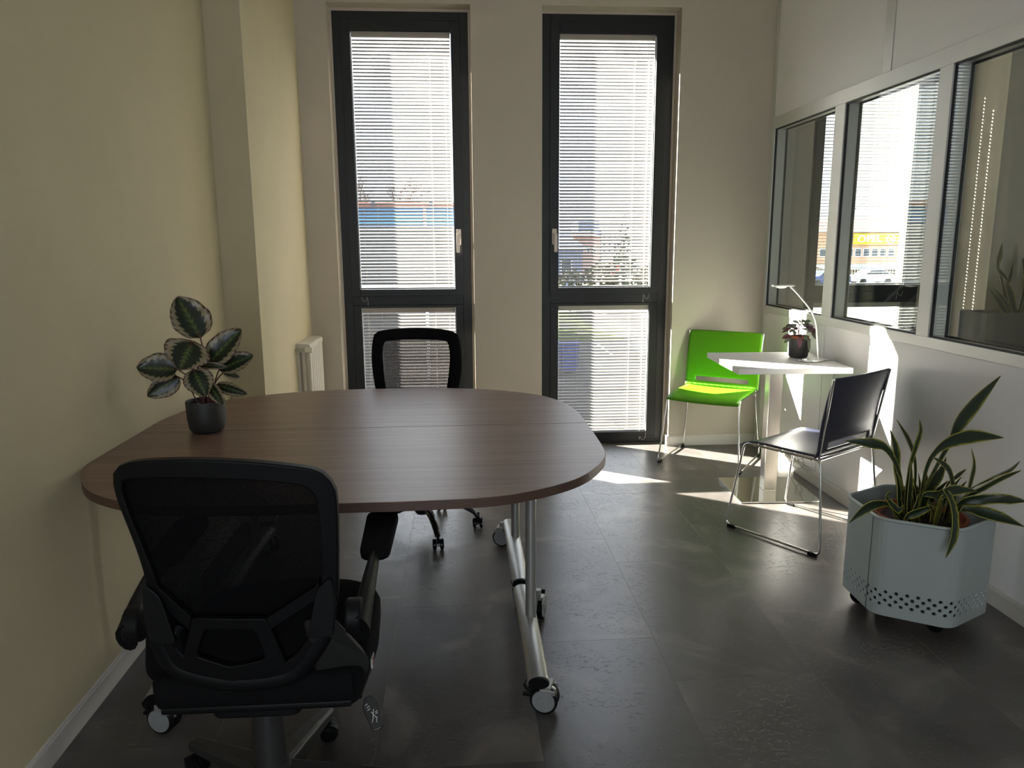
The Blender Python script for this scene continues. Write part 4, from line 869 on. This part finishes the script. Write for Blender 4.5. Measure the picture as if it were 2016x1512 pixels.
# next room planter box and its snake plant
np_ = thing('planter_box', 'tall anthracite planter box in the room beyond the glass partition', 'planter', (3.62, 4.51, 0))
bm = N(); x0, x1, y0, y1 = -.40, .55, -.13, .13
for q_ in ((x0, x1, y0, y0 + .02), (x0, x1, y1 - .02, y1), (x0, x0 + .02, y0 + .02, y1 - .02), (x1 - .02, x1, y0 + .02, y1 - .02)): box(bm, *q_, .0, .965)
obj('shell', bm, M['box_dark'], np_, bevel=.002)
obj('soil', box(N(), x0 + .02, x1 - .02, y0 + .02, y1 - .02, .85, .924), M['soil'], np_)
s2 = thing('snake_plant', 'snake plant standing in the anthracite box beyond the glass partition', 'plant', (3.47, 4.50, .925))
for pts in [[(3.332, 4.35, .957, .0338), (3.270, 4.35, 1.023, .0536), (3.180, 4.33, 1.129, .0023)], [(3.35, 4.35, .956, .0282), (3.297, 4.36, 1.046, .0395), (3.207, 4.37, 1.148, .0023)], [(3.361, 4.34, .965, .0564), (3.311, 4.33, 1.079, .0733), (3.278, 4.32, 1.156, .0226)], [(3.337, 4.37, .965, .034), (3.273, 4.38, 1.193, .028), (3.238, 4.39, 1.316, .0023)], [(3.34, 4.36, .96, .03), (3.307, 4.35, 1.159, .0169), (3.232, 4.35, 1.238, .0338), (3.228, 4.35, 1.322, .0564), (3.246, 4.35, 1.396, .0023)], [(3.36, 4.38, .95, .03), (3.331, 4.40, 1.113, .0338), (3.339, 4.40, 1.192, .0451), (3.358, 4.40, 1.282, .0023)], [(3.391, 4.33, .965, .0451), (3.401, 4.31, 1.079, .0507), (3.363, 4.30, 1.192, .0169)], [(3.403, 4.36, .964, .0226), (3.42, 4.37, 1.146, .04), (3.40, 4.38, 1.30, .02)], [(3.46, 4.36, .95, .03), (3.50, 4.36, 1.15, .05), (3.53, 4.36, 1.34, .003)], [(3.45, 4.40, .95, .03), (3.44, 4.42, 1.2, .055), (3.46, 4.42, 1.42, .003)]]:
    blade([((x - 3.36) * 1.035, (y - 4.35) * .8, (z - .945) * 1.035, w * 1.45) for x, y, z, w in pts], M['snake'], s2, fold=.3, nrm=(.6, -.8, .1))

# ------------------------------------------------------------------ radiator on the column
ra = thing('radiator', 'cream column radiator on the sage column, behind the walnut table', 'radiator', (-.94, 4.74, 0))
for k in range(7):
    yy = 4.53 + .03 + k * .060
    bm = N()
    for xx in (-.975, -.943, -.911):
        prism(bm, rrect(xx - .011, xx + .011, yy - .021, yy + .021, .009, 3), .16, .79)
    for z0, z1 in ((.775, .823), (.125, .175)): prism(bm, fillet2([(-.988, z0), (-.898, z0), (-.898, z1 - .006), (-.988, z1)], .014), yy - .027, yy + .027, 'y')
    obj('section', bm, M['radiator'], ra, world=True, smooth=40, bevel=.002)
bm = N(); cyl(bm, (-.943, 4.495, .785), .012, .04, 14, 'y'); tube(bm, [(-.985, 4.505, .785), (-.89, 4.505, .785)], .009, 10); obj('valve', bm, M['brass_valve'], ra, world=True, smooth=40)
bm = N(); cyl(bm, (-.925, 4.505, .785), .016, .045, 18, 'x'); obj('valve_knob', bm, M['radiator'], ra, world=True, smooth=40, bevel=.003)
bm = N(); box(bm, -.9815, -.95, 4.50, 4.512, .775, .787); box(bm, -.9815, -.9885 + .012, 4.60, 4.63, .3, .33); obj('bracket', bm, M['radiator'], ra, world=True)

# ------------------------------------------------------------------ outside, one storey down
G = -2.6
M['asphalt'] = mat('asphalt', (0.10, 0.096, 0.096), 0.9, var=0.2, vs=.6)
M['pavement'] = mat('pale paving', (0.13, 0.12, 0.115), 0.9, var=0.1, vs=1)
M['lawn'] = mat('lawn', (0.09, 0.12, 0.02), 0.95, var=0.25, vs=2)
M['render'] = mat('off white render', (0.62, 0.62, 0.60), 0.85, var=0.03, vs=.5)
M['blue_band'] = mat('sky blue fascia', (0.10, 0.30, 0.62), 0.6)
M['rust'] = mat('rust red eave', (0.42, 0.16, 0.10), 0.7, var=0.2, vs=2)
M['roof_tile'] = mat('red roof tiles', (0.36, 0.15, 0.10), 0.85, var=0.2, vs=1.5)
M['peach'] = mat('peach render', (0.66, 0.42, 0.27), 0.85, var=0.06, vs=.5)
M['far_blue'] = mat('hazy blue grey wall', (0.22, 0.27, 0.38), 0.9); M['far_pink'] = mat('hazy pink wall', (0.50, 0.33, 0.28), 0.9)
M['yellow_sign'] = mat('yellow sign board', (0.90, 0.62, 0.01), 0.5); M['white_sign'] = mat('white lettering', (0.9, 0.9, 0.9), 0.5)
M['dark_window'] = mat('dark window glass', (0.06, 0.08, 0.11), 0.15)
M['red_sign'] = mat('red totem', (0.62, 0.03, 0.03), 0.5)
M['bark'] = mat('grey bark', (0.10, 0.085, 0.075), 0.9, var=0.2, vs=4)
M['needle'] = mat('dark conifer needles', (0.030, 0.045, 0.025), 0.9, var=0.3, vs=3); M['bush'] = mat('olive shrub', (0.060, 0.062, 0.030), 0.9, var=0.35, vs=3)
M['white_paint'] = mat('white car paint', (0.75, 0.75, 0.78), 0.25); M['blue_paint'] = mat('blue car paint', (0.05, 0.10, 0.30), 0.25); M['grey_paint'] = mat('grey car paint', (0.22, 0.23, 0.26), 0.25)
M['tyre'] = mat('tyre', (0.02, 0.02, 0.02), 0.8); M['bin_blue'] = mat('blue bin', (0.02, 0.05, 0.30), 0.5); M['pole_grey'] = mat('galvanised pole', (0.3, 0.31, 0.32), 0.5, 0.4)
gr = struct('ground', box(N(), -90, 140, 5.45, 240, G - .3, G), M['asphalt'])
obj('pavement', box(N(), -14, 3.4, 15.5, 22, G, G + .05), M['pavement'], gr); obj('lawn', box(N(), 4.0, 6.9, 31, 44, G, G + .06), M['lawn'], gr)
obj('pavement', box(N(), 20, 75, 74, 89, G, G + .05), M['pavement'], gr)
for k in range(5): obj('road_marking', box(N(), 4.2 + k * 1.25, 4.3 + k * 1.25, 26.5, 30.0, G, G + .012), M['white_sign'], gr)
# left warehouse
wh = thing('warehouse', 'long off white building with sky blue band under red eave, outside left window', 'building', (-6.4, 22, G))
obj('wall', box(N(), -14, 1.2, 22, 36, G, 2.46), M['render'], wh, world=True)
obj('fascia_band', box(N(), -14.05, 1.25, 21.93, 22.02, 1.93, 2.44), M['blue_band'], wh, world=True)
obj('eave', box(N(), -14.2, 1.4, 21.6, 36.3, 2.46, 2.56), M['rust'], wh, world=True)
bm = N(); prism(bm, [(21.7, 2.56), (36.2, 2.56), (29, 2.9)], -14.2, 1.4, 'x'); obj('roof', bm, M['roof_tile'], wh, world=True)
for k in range(9): obj('gutter_bracket', box(N(), -12 + k * 1.6, -11.9 + k * 1.6, 21.55, 21.6, 2.46, 2.62), M['dark_window'], wh, world=True)
obj('plinth', box(N(), -14.03, 1.23, 21.96, 22.0, G, .05), M['pavement'], wh, world=True)
bm = N(); tube(bm, [(-.95, 21.9, 2.4), (-.95, 21.9, G)], .05, 8); obj('downpipe', bm, M['white_paint'], wh, world=True)
# bare tree beyond it
rt_ = random.Random(5)
tr = thing('bare_tree', 'leafless tree rising behind the warehouse roof', 'tree', (-4.2, 39, G))
def limb(bm, p, d, ln, r, lev):
    q = p + d * ln; m_ = p.lerp(q, .5) + Vector((rt_.uniform(-.1, .1), rt_.uniform(-.1, .1), rt_.uniform(-.05, .1))) * ln
    tube(bm, [p, m_, q], [r, r * .85, r * .65], 5 if lev > 1 else 3)
    if lev == 0: return
    for _ in range(3 if lev > 2 else 4):
        nd = (d + Vector((rt_.uniform(-.9, .9), rt_.uniform(-.6, .6), rt_.uniform(-.25, .75)))).normalized(); limb(bm, p.lerp(q, rt_.uniform(.55, 1)), nd, ln * rt_.uniform(.55, .75), r * .55, lev - 1)
obj('trunk', tube(N(), [(0, 0, 0), (.1, 0, 2.2), (0, .05, 3.6)], [.28, .2, .17], 8), M['bark'], tr, smooth=60)
bm = N()
for a in range(6): limb(bm, Vector((0, 0, 3.4)), Vector((math.cos(a * 1.05) * .9, math.sin(a * 1.05) * .5, .75)).normalized(), 2.1, .11, 4)
tag(obj('branches', bm, M['bark'], tr, smooth=60), kind='stuff')
# buildings and planting seen through the middle window
def simple_house(name, label, x0, x1, y0, y1, ze, zr, m, mr, wins, cat='building'):
    t = thing(name, label, cat, ((x0 + x1) / 2, y0, G)); obj('wall', box(N(), x0, x1, y0, y1, G, ze), m, t, world=True)
    if zr > ze + .05:
        bm = N(); cx, cy = (x0 + x1) / 2, (y0 + y1) / 2; e = .35; hw = (x1 - x0) * .22
        V = [bm.verts.new(p) for p in ((x0 - e, y0 - e, ze), (x1 + e, y0 - e, ze), (x1 + e, y1 + e, ze), (x0 - e, y1 + e, ze), (cx - hw, cy, zr), (cx + hw, cy, zr))]
        for q in ((0, 1, 5, 4), (1, 2, 5), (2, 3, 4, 5), (3, 0, 4), (3, 2, 1, 0)): bm.faces.new([V[i] for i in q])
        obj('roof', bm, mr, t, world=True)
    for (wx, wz, ww, wh_) in wins:
        fr = obj('window', box(N(), wx - ww / 2, wx + ww / 2, y0 - .06, y0 + .02, wz, wz + wh_), M['white_sign'], t, world=True)
        bm = box(N(), wx - ww / 2 + .08, wx + ww / 2 - .08, y0 - .075, y0 - .05, wz + .08, wz + wh_ - .08); bmesh.ops.translate(bm, verts=bm.verts, vec=-t.location); obj('pane', bm, M['dark_window'], fr)
    return t
simple_house('house', 'low slate blue house with pitched roof, outside middle window', 3.5, 9.8, 60, 70, 1.0, 3.1, M['far_blue'], M['far_blue'], [(6.2, -1, .9, 1.2), (8.5, -1, .9, 1.2)])
simple_house('apartment_block', 'distant hazy blue apartment tower on the horizon', 19.2, 22.6, 122, 130, 4.9, 4.9, M['far_blue'], M['far_blue'], [(20 + .9 * i, 1.2 * j + .3, .5, .7) for i in range(3) for j in range(3)])
simple_house('house', 'distant pink house with two window rows, below the apartment tower', 15.5, 18.7, 100, 108, 2.2, 3.0, M['far_pink'], M['roof_tile'], [(16.3 + i * .8, .2, .4, .7) for i in range(3)])
simple_house('apartment_block', 'distant pale apartment block right of the hazy tower', 23.5, 27.5, 125, 135, 3.6, 3.6, M['render'], M['render'], [(24 + .9 * i, 1.2 * j - .2, .5, .7) for i in range(4) for j in range(3)])
rb = random.Random(3)
def leafy(name, label, x, y, h, w, m, conifer=False, group=None):
    t = thing(name, label, 'tree' if h > 2.2 else 'shrub', (x, y, G), group=group)
    obj('trunk', tube(N(), [(0, 0, 0), (0, 0, h * .6)], [h * .03, h * .02], 6), M['bark'], t)
    bm = N()
    for i in range(420 if conifer else 520):
        if conifer:
            f = rb.random() ** .7; r_ = w * (1 - f) * rb.uniform(.3, 1) + .05; a = rb.uniform(0, 2 * PI); c = Vector((r_ * math.cos(a), r_ * math.sin(a), h * (.12 + .88 * f) - r_ * .25)); s = w * .20 * (1.15 - f)
        else:
            v = Vector((rb.gauss(0, 1), rb.gauss(0, 1), rb.gauss(0, 1))).normalized() * rb.uniform(.6, 1); c = Vector((v.x * w, v.y * w, h * .58 + v.z * h * .42)); s = w * .16
        d1 = Vector((rb.uniform(-1, 1), rb.uniform(-1, 1), rb.uniform(-.6, .6))).normalized() * s; d2 = Vector((rb.uniform(-1, 1), rb.uniform(-1, 1), rb.uniform(-1, 1))).normalized() * s * .6
        bm.faces.new([bm.verts.new(c + e) for e in (-d1, d2, d1, -d2)])
    tag(obj('foliage', bm, m, t), kind='stuff'); return t
leafy('conifer', 'tall dark conifer standing behind the red sign, outside middle window', 10.9, 50, 5.9, 1.5, M['needle'], True)
for i, (x, y, h, w, d_) in enumerate(((6.6, 45, 2.5, 1.0, 'olive bushy tree at the left end of the row beyond the car park'), (9.0, 48, 2.9, 1.2, 'olive bushy tree just left of the conifer, outside middle window'), (13.2, 52, 2.6, 1.2, 'low olive bushy tree just right of the conifer'), (15.4, 57, 3.0, 1.4, 'olive bushy tree second from the right end of the row'), (19.0, 62, 3.2, 1.6, 'olive bushy tree at the right end of the row'))):
    leafy('tree', d_, x, y, h, w, M['bush'], group='bushy trees beyond the car park')
tt = thing('totem_sign', 'red roadside totem sign outside the middle window', 'sign', (11.6, 56, G)); obj('board', box(N(), -.30, .30, -.1, .1, .1, 2.6), M['red_sign'], tt, bevel=.03); obj('foot', box(N(), -.35, .35, -.2, .2, 0, .1), M['pavement'], tt)
def car(label, x, y, rz, m):
    t = thing('car', label, 'car', (x, y, G), rz)
    prof = [(-2.0, .35), (-2.02, .72), (-1.9, .86), (-1.15, .95), (-.55, 1.42), (.85, 1.44), (1.55, 1.0), (1.98, .90), (2.03, .40), (1.7, .28), (-1.7, .28)]
    obj('body', prism(N(), prof, -.84, .84, 'y'), m, t, bevel=.05)
    bm = N()
    for s in (-1, 1): prism(bm, [(-1.0, .98), (-.52, 1.36), (.80, 1.38), (1.38, 1.0)], s * .845 - .006, s * .845 + .006, 'y')
    obj('side_windows', bm, M['dark_window'], t)
    for wx in (-1.25, 1.25):
        for s in (-1, 1): bm = N(); cyl(bm, (wx, s * .80 - .1, .31), .31, .2, 18, 'y'); obj('wheel', bm, M['tyre'], t, bevel=.03)
    return t
car('white parked car seen low through the middle window', 8.0, 25.2, .1, M['white_paint'])
car('white parked car in front of the peach building, seen through the partition', 39.3, 70, .05, M['white_paint'])
car('blue parked car left of the white one, seen through the partition', 33.9, 68, .05, M['blue_paint'])
car('grey parked car at the far right in front of the peach building', 44.9, 71, .05, M['grey_paint'])
bn = thing('wheelie_bin', 'dark blue wheeled bin in the yard, outside middle window', 'bin', (3.35, 23.0, G)); obj('body', prism(N(), [(-.24, .08), (.24, .08), (.30, .95), (-.30, .95)], -.3, .3, 'y'), M['bin_blue'], bn, bevel=.03); obj('lid', box(N(), -.33, .33, -.34, .33, .95, 1.02), M['bin_blue'], bn, bevel=.03)
for s in (-1, 1): bm = N(); cyl(bm, (s * .2 - .03, .3, .1), .1, .06, 14, 'x'); obj('wheel', bm, M['tyre'], bn)
# peach dealership with yellow sign beyond the partition
ob = simple_house('shop_building', 'peach two storey building with hipped red roof and yellow sign, seen through the partition', 41.5, 66, 90, 104, 2.75, 4.5, M['peach'], M['roof_tile'],
                  [(47.6 + i * 1.05, -.35, .85, .98) for i in range(6)] + [(44.2, -.35, .85, .98), (42.8, -.35, .85, .98)] + [(55 + i * 1.3, -.35, .85, .98) for i in range(6)])
obj('cornice', box(N(), 41.2, 66.3, 89.6, 90, 2.55, 2.75), M['render'], ob, world=True)
sg = obj('sign_board', box(N(), 47.9, 54.6, 89.75, 89.95, 1.04, 2.42), M['yellow_sign'], ob, world=True)
tx = bpy.data.curves.new('lettering', 'FONT'); tx.body = 'OPEL'; tx.size = 1.15; tx.extrude = .03; tx.offset = .02; tx.align_x = 'CENTER'; tx.align_y = 'CENTER'; tx.materials.append(M['white_sign'])
to = bpy.data.objects.new('lettering', tx); COL.objects.link(to); to.parent = sg; to.location = (49.85 - ob.location.x, 89.70 - ob.location.y, 1.73 - ob.location.z); to.rotation_euler = (PI / 2, 0, 0); to.scale = (1.15, 1, 1)
bpy.context.view_layer.update(); lm_ = bpy.data.meshes.new_from_object(to.evaluated_get(bpy.context.evaluated_depsgraph_get())); lo_ = bpy.data.objects.new('sign_lettering', lm_); COL.objects.link(lo_); lo_.parent = sg; lo_.location = to.location.copy(); lo_.rotation_euler = to.rotation_euler.copy(); lo_.scale = to.scale.copy(); bpy.data.objects.remove(to)
bm = N(); cxx, czz = 52.5, 1.73
tube(bm, [(cxx + .50 * math.cos(a * PI / 16), 89.68, czz + .50 * math.sin(a * PI / 16)) for a in range(32)], .06, 6, closed=True)
prism(bm, [(cxx - .85, czz + .10), (cxx + .12, czz + .10), (cxx + .02, czz + .0), (cxx + .85, czz - .10), (cxx - .12, czz - .10), (cxx - .02, czz)], 89.66, 89.70, 'y')
bmesh.ops.translate(bm, verts=bm.verts, vec=-ob.location); obj('emblem', bm, M['white_sign'], sg)
obj('awning', prism(N(), [(86.5, -1.75), (90, -1.35), (90, -1.25), (86.5, -1.65)], 43, 56, 'x'), M['render'], ob, world=True)
lm = thing('street_lamp', 'tall grey street lamp in front of the peach building', 'lamp', (31.3, 60, G))
obj('pole', tube(N(), [(0, 0, 0), (0, 0, 6.55)], [.07, .045], 8), M['pole_grey'], lm); obj('arm', tube(N(), [(0, 0, 6.5), (.4, 0, 6.72), (1.5, 0, 7.1)], .035, 6), M['pole_grey'], lm)
bm = N(); box(bm, .05, .7, -.12, .12, 6.6, 6.72); obj('lamp_head', bm, M['pole_grey'], lm, bevel=.03)
t2 = thing('totem_sign', 'narrow red totem sign beside the street lamp, seen through the partition', 'sign', (30.95, 61, G)); obj('board', box(N(), -.28, .28, -.08, .08, .9, 2.75), M['red_sign'], t2, bevel=.03); obj('post', box(N(), -.1, .1, -.05, .05, 0, .95), M['pole_grey'], t2)
fe = thing('fence', 'low dark railing along the far side of the car park', 'fence', (42, 78, G)); obj('rail', box(N(), -10, 10, -.03, .03, 1.25, 1.32), M['pole_grey'], fe); obj('rail', box(N(), -10, 10, -.03, .03, .15, .22), M['pole_grey'], fe)
bar = N(); box(bar, -.025, .025, -.02, .02, .0, 1.3); b0 = obj('baluster', bar, M['pole_grey'], fe); b0.location = (-9.9, 0, 0)
for k in range(1, 67): o = b0.copy(); COL.objects.link(o); o.location = (-9.9 + k * .3, 0, 0)
